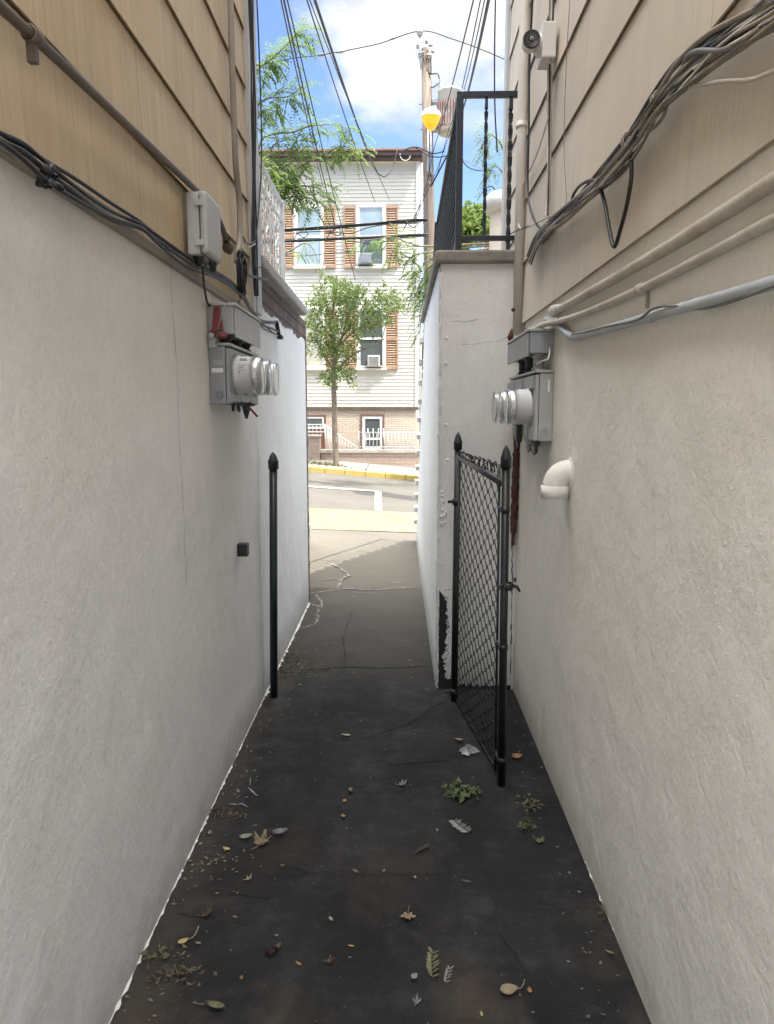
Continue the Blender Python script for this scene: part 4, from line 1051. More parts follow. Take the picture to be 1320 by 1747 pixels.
for k, (m, r, lab) in enumerate(kinds):
    pts = []; outs = []
    for i, (x, y) in enumerate(base):
        sp = 1.55 if i < 5 else (1.0 if i < 8 else .6); ph = k * 1.7
        o = ((k - 4) * 4.2 + 6.5 * math.sin(i * .9 + ph)) * sp * (.8 if i < 11 else .6)
        pts.append((x + o * .45, y + o)); outs.append(S2 + .006 + .009 * ((k * 2) % 4) + rnd(0, .006))
    pipe('bundle_cable', lab, 'cable', pts, r, m, on_right, outs, group='cables on the beige siding', n=8)
for k in range(8):
    pts = []; outs = []; ph = rnd(0, 6.28); mid = rnd(-13, 11); fr_ = rnd(.7, 1.3)
    for i, (x, y) in enumerate(base):
        sp = 1.5 if i < 5 else (1.0 if i < 8 else .55); o = (mid + 6 * math.sin(i * fr_ + ph)) * sp
        if i > 11: o *= .8
        pts.append((x + o * .45, y + o)); outs.append(S2 + .012 + rnd(0, .03))
    pipe('bundle_strand', 'thin dusty strand, one of many in the tangled cable bundle on the beige siding', 'cable', pts, rnd(.0022, .0036), ('cable_grey', 'cable_tan', 'cable_black', 'cable_white')[k % 4], on_right, outs, group='thin strands in the cable bundle', n=6)
for (px, py, lab) in ((1128, 166, 'pale wire tie knotted round the bundle where the white cable curls off'), (1075, 236, 'pale wire tie round the bundle just above the V-shaped black cable'), (940, 385, 'pale wire tie at the lower end of the bundle under the camera cables')):
    c = on_right(px, py, S2 + .016); mb = MB()
    mb.tube([c + V((math.cos(a) * .018, math.sin(a) * .010 + a * .003, math.sin(a) * .024)) for a in frange(0, 12.5, 28)], .0022, 5, False)
    tag(mb.build('cable_tie', M['cable_tan'], None, origin=c), lab, 'cable tie', 'ties round the cable bundle')
pipe('loose_cable', 'grey cable curling off the bundle towards the upper right of the beige siding', 'cable', [(1400, 15), (1320, 48), (1270, 72), (1230, 86), (1190, 87), (1172, 98), (1166, 116)], .0058, 'cable_grey', on_right, [.05, .05, .055, .06, .06, .055, .045])
pipe('loose_cable', 'thin white cable curling off the bundle across the upper beige siding', 'cable', [(1400, 85), (1320, 121), (1280, 136), (1230, 139), (1180, 148), (1150, 154), (1128, 166)], .0042, 'cable_white', on_right, [.04, .045, .05, .05, .05, .05, .045])
pipe('loose_cable', 'black cable hanging in a sharp V below the bundle on the beige siding', 'cable', [(1076, 266), (1077, 300), (1070, 345), (1060, 385), (1048, 421), (1040, 395), (1033, 355), (1027, 330), (1024, 322)], .0062, 'cable_black', on_right, [.05] * 9)
pipe('loose_cable', 'black cable arching in a small loop above the bundle end on the beige siding', 'cable', [(974, 352), (977, 335), (986, 320), (1000, 310), (1012, 308), (1024, 318)], .0052, 'cable_black', on_right, [.05] * 6)
pipe('loose_cable', 'thin dark cable wrapped out of the bundle to a hook on the beige siding', 'cable', [(1068, 236), (1090, 232), (1115, 218), (1132, 196), (1138, 176)], .0045, 'cable_grey', on_right, [.045, .05, .055, .05, .04])
pipe('camera_cable', 'black cable dropping from above beside the drain pipe past the security camera', 'cable', [(910, -90), (908, 0), (903, 110), (902, 220), (900, 320), (905, 358), (917, 385), (930, 393), (942, 390)], .0058, 'cable_black', on_right, [.045, .045, .04, .04, .04, .045, .05, .05, .05])
pipe('loose_cable', 'white cable looping low behind the drain pipe towards the black railing', 'cable', [(936, 200), (915, 265), (895, 310), (883, 345), (885, 385), (895, 390), (915, 380), (945, 365), (965, 350)], .004, 'cable_white', on_right, [.035, .035, .03, .04, .05, .05, .05, .05, .05])
pipe('thin_wire', 'thin dark wire running from the bundle end to the black railing foot', 'cable', [(903, 385), (885, 392), (870, 400), (862, 412)], .003, 'cable_black', on_right, [.05, .06, .07, .08])
pipe('thin_wire', 'hair-thin grey wire hanging down the beige siding beside the security camera', 'cable', [(978, -60), (972, 0), (965, 130), (962, 250), (966, 330), (965, 350)], .0016, 'cable_grey', on_right, [S2 + .004] * 6)
for k, (m, dx, lab) in enumerate([('cable_grey', -3, 'grey lead going up from the security camera box'), ('cable_white', 0, 'white lead going up from the security camera box'), ('cable_black', 3, 'black lead going up from the security camera box')]):
    pipe('camera_lead', lab, 'cable', [(942 + dx, -70), (941 + dx, 0), (940 + dx, 38)], .004, m, on_right, [.04] * 3, group='leads above the camera box')
for k, (m, dx, lab) in enumerate([('cable_white', -2, 'white strand of the cables hanging under the security camera box'), ('cable_black', 1, 'black strand of the cables hanging under the security camera box'), ('cable_tan', 4, 'tan strand of the cables hanging under the security camera box')]):
    pipe('camera_lead', lab, 'cable', [(936 + dx, 95), (937 + dx, 140), (936 + dx, 200), (936 + dx * .7, 290), (934 + dx, 345), (933 + dx, 372)], (.005, .004, .004)[k], m, on_right, [.045, .035, .033, .033, .035, .04], group='cables under the camera box')
# security camera
c = on_right(949, 68, S2); yb = c.y; cz1, cz0 = on_right(949, 38, S2).z, on_right(949, 96, S2).z
sc = thing('security_camera', 'security camera with a round dark lens face on a white box on the siding', 'camera', (XR - S2, yb, cz0))
mb = MB(); mb.rbox(yb - .005, yb + .125, S2, S2 + .062, cz0, cz1); mb.build('mount_box', M['camera_white'], sc, bevel=.006)
mb = MB(); mb.lathe((XR - S2 - .062, yb + .055, (cz0 + cz1) / 2), (-1, 0, 0), [(0, .046), (.010, .046), (.016, .036), (.024, .034)], 22); mb.build('mount_ring', M['camera_white'], sc)
cc = at_y(907, 66, yb - .01); 
mb = MB(); mb.lathe(cc + V((0, .075, .0)), (0, -1, 0), [(0, .012), (.005, .028), (.02, .036), (.06, .037), (.066, .0365)], 28); mb.tube([cc + V((.0, .045, 0)), V((XR - S2 - .075, yb + .055, (cz0 + cz1) / 2))], .026, 14); mb.build('housing', M['camera_white'], sc)
mb = MB(); mb.lathe(cc + V((0, .009, 0)), (0, -1, 0), [(0, .0375), (.012, .0375), (.014, .034), (.010, .030), (.010, 0)], 28); mb.build('lens_face', M['dark_plastic'], sc)
mb = MB(); mb.lathe(cc + V((0, -.0015, 0)), (0, -1, 0), [(0, .010), (.003, .010), (.004, .007), (.004, 0)], 16)
for i in range(10):
    a = i / 10 * 6.283; mb.lathe(cc + V((math.cos(a) * .020, -.001, math.sin(a) * .020)), (0, -1, 0), [(0, .0028), (.002, .0022), (.0022, 0)], 8)
mb.build('infrared_lamp', M['cable_grey'], sc)
# ================================================================== CREAM HOUSE ACROSS THE STREET
HY = 21.0
def hx(px): return at_y(px, 500, HY).x
def hz(py): return at_y(620, py, HY).z
ch = thing('cream_house', 'cream clapboard row house with brown shutters and a brick ground floor across the street', 'house', (-4.5, HY + 4, -.1))
X0, X1 = -10.0, hx(713.5); WALLFOOT, WALLTOP = hz(694), hz(272)
mb = MB(); z = WALLFOOT; nC = 68; h = (WALLTOP - WALLFOOT) / nC
for i in range(nC):
    a, b = WALLFOOT + i * h, WALLFOOT + (i + 1) * h
    mb.quad((X0, HY - .015, a), (X1, HY - .015, a), (X1, HY - .002, b), (X0, HY - .002, b)); mb.quad((X0, HY + .0, a), (X1, HY + .0, a), (X1, HY - .015, a), (X0, HY - .015, a))
mb.box(X0, X1, HY + .001, HY + 9, WALLFOOT, WALLTOP); mb.build('clapboard_wall', M['clap'], ch)
mb = MB(); mb.box(X0, X1 - .05, HY + .0, HY + 9, -1.6, WALLFOOT - .05); mb.build('brick_wall', M['brick_cream'], ch)
mb = MB(); mb.box(X0, X1 + .02, HY - .05, HY + .02, WALLFOOT - .10, WALLFOOT - .001); mb.build('belt_board', M['conduit_brown'], ch, bevel=.006)
mb = MB(); mb.box(X1 - .08, X1 + .03, HY - .04, HY + .04, WALLFOOT, WALLTOP); mb.build('corner_board', M['white_trim'], ch, bevel=.004)
mb = MB(); mb.box(X0, X1 - .02, HY - .05, HY, WALLTOP - .09, WALLTOP - .002); mb.build('frieze', M['white_trim'], ch, bevel=.004)
zc0, zc1 = WALLTOP, hz(260)
mb = MB(); mb.box(X0 - .1, X1 + .10, HY - OVH, HY + 9, zc0, zc0 + .11); mb.box(X0 - .1, X1 + .06, HY - OVH + .08, HY - .001, zc0 - .07, zc0 - .001)
mb.build('cornice', M['cornice'], ch, bevel=.01)
mb = MB(); mb.box(X0 - .13, X1 + .12, HY - OVH - .04, HY + 9, zc0 + .111, zc0 + .165); mb.build('roof', M['roof_edge'], ch, bevel=.008)
mb = MB(); xd = X1 + .075
mb.tube([(xd, HY + .02, zc0 - .1), (xd, HY + .02, .1)], .035, 10); mb.build('downspout', M['white_trim'], ch)

def window(x0, x1, z0, z1, lower, upper, sill=True, blind=True):
    fw, d = .065, .06
    mb = MB(); y0, y1 = HY - .072, HY + .03
    mb.box(x0 - fw, x0, y0, y1, z0 - .02, z1 + fw); mb.box(x1, x1 + fw, y0, y1, z0 - .02, z1 + fw); mb.box(x0, x1, y0, y1, z1, z1 + fw)
    fr = mb.build('window', M['white_trim'], ch, bevel=.005)
    zm = (z0 + z1) / 2
    mb = MB(); mb.box(x0, x1, HY - .040, HY - .0235, zm + .03, z1 - .001); mb.build('pane', M[upper], fr)
    mb = MB(); mb.box(x0, x1, HY - .030, HY - .0235, z0 + .04, zm - .02); mb.build('pane', M[lower], fr)
    mb = MB(); s = .035
    mb.box(x0, x1, HY - .054, HY - .0236, zm - .022, zm + .032); mb.box(x0, x1, HY - .052, HY - .0236, z0, z0 + .045); mb.box(x0, x1, HY - .052, HY - .0236, z1 - s, z1 - .001)
    for a, b in ((x0 + .001, x0 + s), (x1 - s, x1 - .001)):
        mb.box(a, b, HY - .053, HY - .0236, z0 + .046, zm - .023); mb.box(a, b, HY - .053, HY - .0236, zm + .033, z1 - s - .001)
    mb.build('sash', M['white_trim'], fr, bevel=.003)
    if sill: mb = MB(); mb.box(x0 - fw - .03, x1 + fw + .03, HY - .11, HY, z0 - .075, z0 - .021); mb.build('sill', M['white_trim'], fr, bevel=.005)
    return fr
def shutter(x0, x1, z0, z1):
    mb = MB(); y0, y1 = HY - .065, HY - .023; f = .04; zm = (z0 + z1) / 2
    mb.box(x0, x0 + f, y0, y1, z0, z1); mb.box(x1 - f, x1, y0, y1, z0, z1)
    for a, b in ((z0, z0 + .07), (z1 - .07, z1), (zm - .04, zm + .04)): mb.box(x0 + f, x1 - f, y0 + .001, y1, a, b)
    for a, b in ((z0 + .07, zm - .04), (zm + .04, z1 - .07)):
        n = int((b - a) / .062)
        for i in range(n):
            z = a + (b - a) * (i + .5) / n
            mb.hexa([(x0 + f, y0 + .012, z - .030), (x1 - f, y0 + .012, z - .030), (x1 - f, y1, z + .012), (x0 + f, y1, z + .012),
                     (x0 + f, y0 + .012, z - .016), (x1 - f, y0 + .012, z - .016), (x1 - f, y1, z + .026), (x0 + f, y1, z + .026)])
    mb.box(x0 + f, x1 - f, y1 + .001, y1 + .004, z0 + .07, z1 - .07)
    return mb.build('shutter', M['shutter'], ch)
cols = [(507.5, 549.5, (553, 574), (486, 503)), (612, 654, (657, 679), (587, 608)), (403, 445, (449, 470), (382, 399)), (299, 341, (345, 366), (278, 295)), (195, 237, (241, 262), (174, 191))]
for ci, (a, b, sr, sl) in enumerate(cols):
    for ri, (t, bt) in enumerate(((354, 454), (529, 627))):
        up = 'pane_blind' if ri == 0 else ('pane_curtain' if ci == 0 else 'pane_dark')
        lo = 'pane_blind' if (ri == 0 and ci != 1) else ('pane_curtain' if ci == 0 else 'pane_dark')
        window(hx(a), hx(b), hz(bt), hz(t), lo, up)
        for s in (sr, sl): shutter(hx(s[0]), hx(s[1]), hz(bt + 3), hz(t - 2))
# curtains behind the left middle window are the pane material; ground floor window and door
def gframe(x0, x1, z0, z1, name='window'):
    mb = MB(); f = .055
    for q in ((x0 - f, x0, z0, z1 + f), (x1, x1 + f, z0, z1 + f), (x0, x1, z1, z1 + f)): mb.box(q[0], q[1], HY - .03, HY + .05, q[2], q[3])
    fr = mb.build(name, M['door_frame'], ch, bevel=.006); return fr
x0, x1, z0, z1 = hx(617), hx(652), hz(767), hz(710)
fr = gframe(x0, x1, z0, z1)
mb = MB(); f = .075
for q in ((x0, x0 + f, z0, z1), (x1 - f, x1, z0, z1), (x0 + f, x1 - f, z1 - f, z1), (x0 + f, x1 - f, z0, z0 + f), (x0 + f, x1 - f, (z0 + z1) / 2 - .2, (z0 + z1) / 2 - .14)): mb.box(q[0], q[1], HY - .02, HY + .03, q[2], q[3])
mb.build('sash', M['white_trim'], fr, bevel=.004)
mb = MB(); mb.box(x0 + f, x1 - f, HY - .004, HY + .004, z0 + f, z1 - f); mb.build('pane', M['pane_dark'], fr)
x0, x1, z0, z1 = hx(500), hx(550), hz(768), hz(711)
fr = gframe(x0, x1, z0, z1, 'door')
mb = MB(); mb.box(x0, x1, HY - .012, HY + .02, z0, z1 - .34); mb.build('door_leaf', M['door_frame'], fr)
mb = MB(); mb.box(x0 + .05, x1 - .05, HY - .015, HY, z1 - .29, z1 - .05); mb.build('transom_pane', M['pane_dark'], fr)
mb = MB()
for q in ((x0, x0 + .05, z1 - .34, z1), (x1 - .05, x1, z1 - .34, z1), (x0 + .05, x1 - .05, z1 - .05, z1), (x0 + .05, x1 - .05, z1 - .34, z1 - .29)): mb.box(q[0], q[1], HY - .022, HY + .01, q[2], q[3])
mb.build('transom_frame', M['white_trim'], fr, bevel=.003)
for a in (298, 402): window(hx(a), hx(a + 40), hz(767), hz(710), 'pane_dark', 'pane_dark')

def ac(x0, x1, z0, z1, label, m, outy=ACO):
    t = thing('air_conditioner', label, 'air conditioner', ((x0 + x1) / 2, HY, z0))
    mb = MB(); mb.box(x0, x1, HY - outy, HY - .056, z0, z1); mb.build('case', M[m], t, bevel=.012)
    mb = MB(); n = 9
    for i in range(n): zz = z0 + .05 + (z1 - z0 - .1) * i / (n - 1); mb.box(x0 + .04, x1 - .04, HY - outy - .008, HY - outy + .004, zz - .008, zz + .006)
    mb.build('grille', M['steel'], t)
    mb = MB(); mb.box(x0 - .04, x0 + .0, HY - .2, HY - .02, z0 - .03, z0 - .001); mb.box(x1, x1 + .04, HY - .2, HY - .02, z0 - .03, z0 - .001); mb.box(x0 - .1, x1 + .1, HY - .11, HY - .02, z0 - .034, z0 - .031); mb.build('support', M['conduit_brown'], t)
ac(hx(614), hx(634), hz(452), hz(434), 'grey air conditioner in the upper right window of the cream house', 'meter_grey')
ac(hx(627), hx(648), hz(626), hz(607), 'beige air conditioner in the lower right window of the cream house', 'pvc_drain')

# garden wall with railings in front of the house
GY = 20.15
def gx(px): return at_y(px, 700, GY).x
def gz(py): return at_y(620, py, GY).z
gw = thing('garden_wall', 'low brick garden wall with a stone coping before the cream house', 'wall', (-1, GY, 0))
xa, xb = gx(547), gx(716)
mb = MB(); mb.box(xa, xb, GY, GY + .2, -.9, gz(773)); mb.build('brickwork', M['garden_brick'], gw)
mb = MB(); mb.box(xa - .04, xb + .03, GY - .04, GY + .24, gz(773) + .001, gz(767)); mb.build('coping', M['concrete_cap'], gw, bevel=.012)
mb = MB(); mb.box(gx(470), gx(545), GY - .25, GY + .2, -.9, gz(745)); mb.build('brick_pier', M['garden_brick'], gw)
mb = MB(); mb.box(gx(470) - .03, gx(545) + .03, GY - .28, GY + .23, gz(745) + .001, gz(742)); mb.build('pier_cap', M['concrete_cap'], gw, bevel=.01)
gr = thing('garden_railing', 'thin white railing along the brick garden wall before the cream house', 'railing', (gx(650), GY + .1, gz(767)))
yr = GY + .1
def railing(par, a, b, hgt, n, r=.012):
    a, b = V(a), V(b); up = V((0, 0, hgt))
    mb = MB(); mb.tube([a + up, b + up], r * 1.5, 6); mb.build('top_rail', M['rail_soft'], par)
    mb = MB(); mb.tube([a + V((0, 0, .07)), b + V((0, 0, .07))], r * 1.3, 6); mb.build('bottom_rail', M['rail_soft'], par)
    for i in range(n + 1):
        p = a.lerp(b, i / n); mb = MB(); mb.tube([p, p + up * (1.0 if i not in (0, n) else 1.08)], r * (1 if i not in (0, n) else 1.5), 6); mb.build('baluster', M['rail_soft'], par)
railing(gr, (gx(611), yr, gz(767)), (gx(718), yr, gz(767)), gz(738) - gz(767), 17, .011)
for px in (618, 627, 636, 645, 654):
    mb = MB(); mb.tube([(gx(px), yr - .01, gz(750)), (gx(px), yr - .01, gz(731))], .010, 6); mb.build('picket', M['white_trim'], gr)
sr = thing('step_railing', 'white railing sloping down beside the entrance steps of the cream house', 'railing', (gx(560), GY + .3, gz(767)))
yr = GY + .3
railing(sr, (gx(470), yr, gz(742)), (gx(551), yr, gz(742)), gz(725) - gz(742), 12, .012)
for px in (552, 557, 562): 
    mb = MB(); mb.tube([(gx(px), yr, gz(768)), (gx(px), yr, gz(724 + (px - 552) * .7))], .014, 6); mb.build('post', M['white_trim'], sr)
mb = MB(); mb.tube([(gx(551), yr, gz(725)), (gx(608), yr, gz(765))], .018, 6); mb.build('hand_rail', M['white_trim'], sr)
for i in range(8):
    px = 567 + i * 5; mb = MB(); mb.tube([(gx(px), yr, gz(768)), (gx(px), yr, gz(725 + (px - 551) * .7))], .010, 6); mb.build('baluster', M['white_trim'], sr)
st = thing('entrance_steps', 'brick entrance steps behind the garden wall of the cream house', 'steps', (gx(560), GY + .5, 0))
mb = MB()
for i in range(5): mb.box(gx(520), gx(556 + i * 9), HY - .55 + .001 * i, HY - .06, -.6, gz(768) - .02 - i * .13)
mb.build('tread', M['garden_brick'], st)

# ================================================================== TREES
def leaf(mb, p, d, s, w=.45):
    d = d.normalized(); n = d.orthogonal(); n.rotate(Matrix.Rotation(rnd(0, 6.28), 3, d)); sd = d.cross(n).normalized()
    k = n * s * .14
    mb.add([p, p + d * s * .5 + sd * s * w * .5 + k, p + d * s, p + d * s * .5 - sd * s * w * .5 + k], [(0, 1, 2), (0, 2, 3)])
def rdir(): 
    while True:
        v = V((rnd(-1, 1), rnd(-1, 1), rnd(-1, 1)))
        if .05 < v.length < 1: return v.normalized()
def frond(mb, p, d, L, n=9, s=.05):
    # drooping pinnate leaf: pairs of leaflets along a bent rib
    d = d.normalized(); side = d.cross(V((0, 0, 1))); side = side.normalized() if side.length > .1 else V((1, 0, 0))
    q = p.copy(); dd = d.copy()
    for i in range(n):
        q = q + dd * L / n; dd = (dd + V((0, 0, -.13))).normalized()
        for sg in (-1, 1):
            e = (side * sg + dd * .5 + V((0, 0, rnd(-.5, -.05)))).normalized(); t = s * (1 - .5 * abs(i / n - .45)) * rnd(.8, 1.2)
            w = e.cross(V((0, 0, 1))).normalized() * t * .22
            mb.add([q, q + e * t * .5 + w, q + e * t, q + e * t * .5 - w], [(0, 1, 2, 3)])
# --- street tree, trunk at px 572
random.seed(101)
TY = 18.75
tb = ground(572, 796); tx = at_y(572, 700, TY).x; tz = zfar(tx, TY)
def T(px, py, dy=0): return at_y(px, py, TY + dy)
stt = thing('street_tree', 'slender leafy street tree on the far pavement before the cream house', 'tree', (tx, TY, tz))
mb = MB(); trunk = [V((tx, TY, tz - .1)), V((tx + .005, TY, tz + .05)), T(571, 740), T(570, 690), T(569, 650), T(571, 610)]
mb.tube(smooth_path(trunk, 5), [.105, .085, .082, .08, .078, .077, .076, .075, .075, .074, .073, .072, .07, .07, .068, .067, .066, .065, .064, .063, .062, .061, .06, .058, .056, .054][:len(smooth_path(trunk, 5))], 12)
mb.build('trunk', M['bark'], stt)
limbs = [[(571, 615), (566, 570), (560, 530), (548, 500), (545, 470)], [(570, 605), (585, 570), (592, 530), (590, 490), (588, 470)], [(570, 640), (600, 606), (635, 590), (652, 575), (660, 540)], [(569, 630), (548, 600), (538, 570), (533, 540)],
         [(585, 572), (612, 540), (632, 515), (650, 500)], [(592, 545), (605, 505), (612, 490)], [(570, 620), (580, 590), (610, 560), (640, 555), (670, 530), (685, 512)], [(571, 610), (568, 540), (574, 495), (580, 480)], [(566, 575), (550, 555), (535, 520)], [(545, 480), (553, 440), (548, 420)], [(571, 650), (588, 635), (600, 622)], [(570, 655), (556, 645), (546, 640)]]
lm = MB(); random.seed(7); nodes = []
for li, l in enumerate(limbs):
    dy = rnd(-.5, .5); P = smooth_path([T(a, b, dy * i / len(l)) for i, (a, b) in enumerate(l)], 5)
    lm.tube(P, frange(.036 if li < 9 else .014, .007, len(P) - 1), 6); nodes.append(P)
lm.build('limb', M['bark'], stt)
cl = [(572, 505, 26, 30), (545, 520, 18, 22), (600, 520, 26, 26), (635, 530, 20, 20), (662, 520, 18, 18), (680, 518, 10, 14), (560, 560, 24, 26), (590, 555, 22, 22), (625, 555, 22, 14), (650, 545, 16, 14), (570, 595, 24, 20), (552, 600, 14, 16),
      (590, 600, 14, 18), (575, 632, 24, 16), (556, 645, 14, 10), (594, 638, 14, 12), (605, 500, 16, 14), (585, 490, 16, 14), (530, 545, 8, 20), (648, 505, 14, 12), (540, 575, 12, 18), (672, 500, 8, 8), (566, 655, 16, 7), (610, 575, 12, 16), (532, 575, 6, 8), (522, 520, 5, 8), (690, 530, 5, 7), (540, 492, 7, 8), (620, 495, 8, 6), (604, 615, 6, 8), (640, 575, 7, 6), (665, 548, 6, 8), (566, 478, 8, 7), (552, 478, 4, 10), (528, 600, 5, 8), (655, 490, 5, 7), (600, 655, 5, 5)]
mb = MB(); random.seed(15)
for (cx, cy, rx, ry) in cl:
    n = int(rx * ry * .95)
    rx *= 1.12; ry *= 1.12
    for k in range(int(n / 2.7)):
        a = rdir(); rr = random.random() ** .55; c = T(cx + a.x * rr * rx, cy + a.z * rr * ry, a.y * rr * .75)
        dd = (rdir() + V((0, 0, .2))).normalized()
        for q in range(3): leaf(mb, c + rdir() * rnd(.0, .12), dd + rdir() * .9, rnd(.05, .10), .5)
mb.build('crown', M['leaf_street'], stt)
mb = MB()
for i in range(160):
    x = tx + random.gauss(-.25, .28); y = TY + random.gauss(-.05, .16); p = V((x, y, zfar(x, y) + .002)); d = V((rnd(-.5, .5), rnd(-.5, .5), 1)); s = rnd(.05, .14); w = V((rnd(-1, 1), rnd(-1, 1), 0)).normalized() * .012
    mb.add([p - w, p + w, p + d * s], [(0, 1, 2)])
stuff(mb.build('grass', M['grass']), 'short green grass round the foot of the street tree', 'grass')

def bough_tree(name, label, base, top, boughs, leafm, seed, dens=1.0, s=.06, fl=.36, trunk_r=.16, extra=()):
    random.seed(seed)
    t = thing(name, label, 'tree', base)
    mb = MB(); base = V(base); top = V(top); P = smooth_path([base - V((0, 0, .2)), base.lerp(top, .3) + V((.05, .04, 0)), base.lerp(top, .7) - V((.06, 0, 0)), top], 5)
    mb.tube(P, frange(trunk_r, trunk_r * .45, len(P) - 1), 12); mb.build('trunk', M['bark'], t)
    lm = MB(); fb = MB()
    for (pts, w) in boughs:
        Q = smooth_path(pts, 8); lm.tube(Q, frange(.024, .004, len(Q) - 1), 6)
        L = sum((b - a).length for a, b in zip(Q, Q[1:])); n = int(L * 19 * dens * w)
        for k in range(n):
            f = random.random() ** .8 * .9 + .1; i = min(len(Q) - 2, int(f * (len(Q) - 1))); d = (Q[i + 1] - Q[i]).normalized()
            c = Q[i].lerp(Q[i + 1], random.random()) + rdir() * rnd(0, .22) * w
            e = (d * rnd(.1, 1) + rdir() * .9 + V((0, 0, -.25)))
            frond(fb, c, e, rnd(.6, 1.15) * fl, 8, s)
    for (c, r) in extra:
        c = V(c)
        for k in range(int(r * r * 60 * dens)): 
            a = rdir() * (random.random() ** .4) * r; frond(fb, c + a, rdir() + a.normalized() * .4, fl * rnd(.7, 1.2), 7, s * 1.15)
    lm.build('limb', M['bark'], t); fb.build('crown', M[leafm], t); return t
LY = 12.5
def Lp(px, py, dy=0): return at_y(px, py, LY + dy)
org = V((-4.7, LY + .4, 5.2))
def bough(*pp, w=1.0, o=org, fn=Lp, dy=0.0):
    P = [o] + [fn(a, b, dy * (1 - i / len(pp))) for i, (a, b) in enumerate(pp)]; return (P, w)
B = [bough((400, 130), (450, 110), (490, 75), (505, 58), (524, 66), w=.62), bough((405, 180), (440, 120), (470, 95), w=.6), bough((400, 210), (452, 170), (490, 165), (515, 150), w=.75), bough((400, 230), (450, 190), (470, 190), w=.6, dy=.4),
     bough((410, 290), (450, 235), (500, 225), (530, 215), (575, 213), (597, 225), w=.72), bough((420, 300), (470, 245), (520, 240), w=.7), bough((430, 320), (480, 300), (540, 270), (580, 250), (612, 258), w=.75),
     bough((430, 330), (470, 290), (500, 262), (530, 225), w=.6, dy=.3), bough((440, 340), (490, 320), (530, 318), (560, 330), w=.7), bough((440, 360), (480, 340), (515, 335), (545, 345), w=.6), bough((440, 300), (475, 280), (505, 285), w=.8), bough((440, 290), (465, 300), (490, 310), (505, 325), w=.8, dy=-.3)]
bough_tree('locust_tree', 'feathery bright green tree leaning in from behind the tan house over the street', (-5.2, LY + .3, zg(-5.2, LY)), org, B, 'leaf_locust', 51, 1.25, .075, .40,
           extra=[((-5.2, LY + .3, 7.0), 2.0), ((-6.8, LY + 1.2, 6.5), 1.7)])
RY2 = 15.0
def Rp(px, py, dy=0): return at_y(px, py, RY2 + dy)
org2 = V((2.6, RY2 + .6, 5.0))
def b2(*pp, w=1.0, dy=0.0): return bough(*pp, w=w, o=org2, fn=Rp, dy=dy)
B = [b2((745, 440), (720, 455), (705, 470), w=.8), b2((745, 470), (718, 495), (706, 505), w=1.0), b2((735, 420), (700, 415), (670, 405), (640, 408), (598, 412), w=.55), b2((730, 430), (700, 440), (680, 430), (655, 440), w=.6), b2((745, 500), (724, 520), (715, 575), w=.5),
     b2((860, 260), (845, 235), (832, 230), (825, 262), w=.7), b2((860, 300), (840, 285), (828, 300), w=.6), b2((850, 330), (835, 318), (825, 326), w=.35), b2((745, 450), (728, 480), (712, 520), w=1.0)]
bough_tree('locust_tree', 'feathery green tree half hidden behind the stair stoop, twigs reaching before the cream house', (2.6, RY2 + .6, zg(2.6, RY2)), org2, B, 'leaf_locust', 52, 1.2, .07, .38,
           extra=[((3.4, RY2 + .6, 6.2), 1.2)])
# bare shoot with light leaves in front of the upper left window
BY = 16.6
def Bp(px, py, dy=0): return at_y(px, py, BY + dy)
B = [([Bp(470, 440), Bp(500, 425), Bp(520, 415), Bp(536, 428), Bp(542, 455)], .5), ([Bp(470, 440), Bp(505, 430), Bp(515, 436)], .5)]
bough_tree('young_tree', 'young tree hidden behind the white railing with one leafy twig before the upper window', (Bp(468, 500).x, BY, zg(-3.5, BY)), Bp(470, 440), B, 'leaf_bright', 53, 1.2, .065, .34, .05)
# bushy trees further down the street on the right
def clump_tree(name, label, c, r, zt, m, seed, n=2600):
    random.seed(seed); x, y = c; zb = zg(x, 20) - .2
    t = thing(name, label, 'tree', (x, y, zb))
    mb = MB(); mb.tube(smooth_path([V((x, y, zb - .3)), V((x + .1, y, zb + 2)), V((x, y + .1, zt - r))], 4), .16, 10); mb.build('trunk', M['bark'], t)
    mb = MB()
    for k in range(26):
        a = rdir(); cc = V((x, y, zt - r)) + V((a.x * r * .75, a.y * r * .75, a.z * r * .7)); rr = r * rnd(.25, .45)
        for q in range(n // 26): e = rdir(); leaf(mb, cc + e * rr * random.random() ** .4, e + rdir() + V((0, 0, -.1)), rnd(.12, .24), .6)
    mb.build('crown', M[m], t)
clump_tree('bushy_tree', 'bright green bushy tree seen through the black railing', (2.45, 24.5), 1.45, 8.05, 'leaf_bright', 61, 7000)
clump_tree('bushy_tree', 'dark green bushy tree filling the gap beside the cream house', (1.55, 25.5), 1.5, 4.4, 'leaf_locust', 62, 3000)

# neighbours down the street, mostly hidden
nb = thing('neighbour_house', 'low pale house glimpsed in the gap right of the cream house', 'house', (5.6, 27, -.5))
mb = MB(); mb.box(2.9, 9, 27.5, 34, -3, 4.6); mb.build('wall', M['clap'], nb)
mb = MB(); mb.box(2.7, 9.2, 27.2, 34.2, 4.601, 4.85); mb.build('roof', M['roof_edge'], nb, bevel=.02)
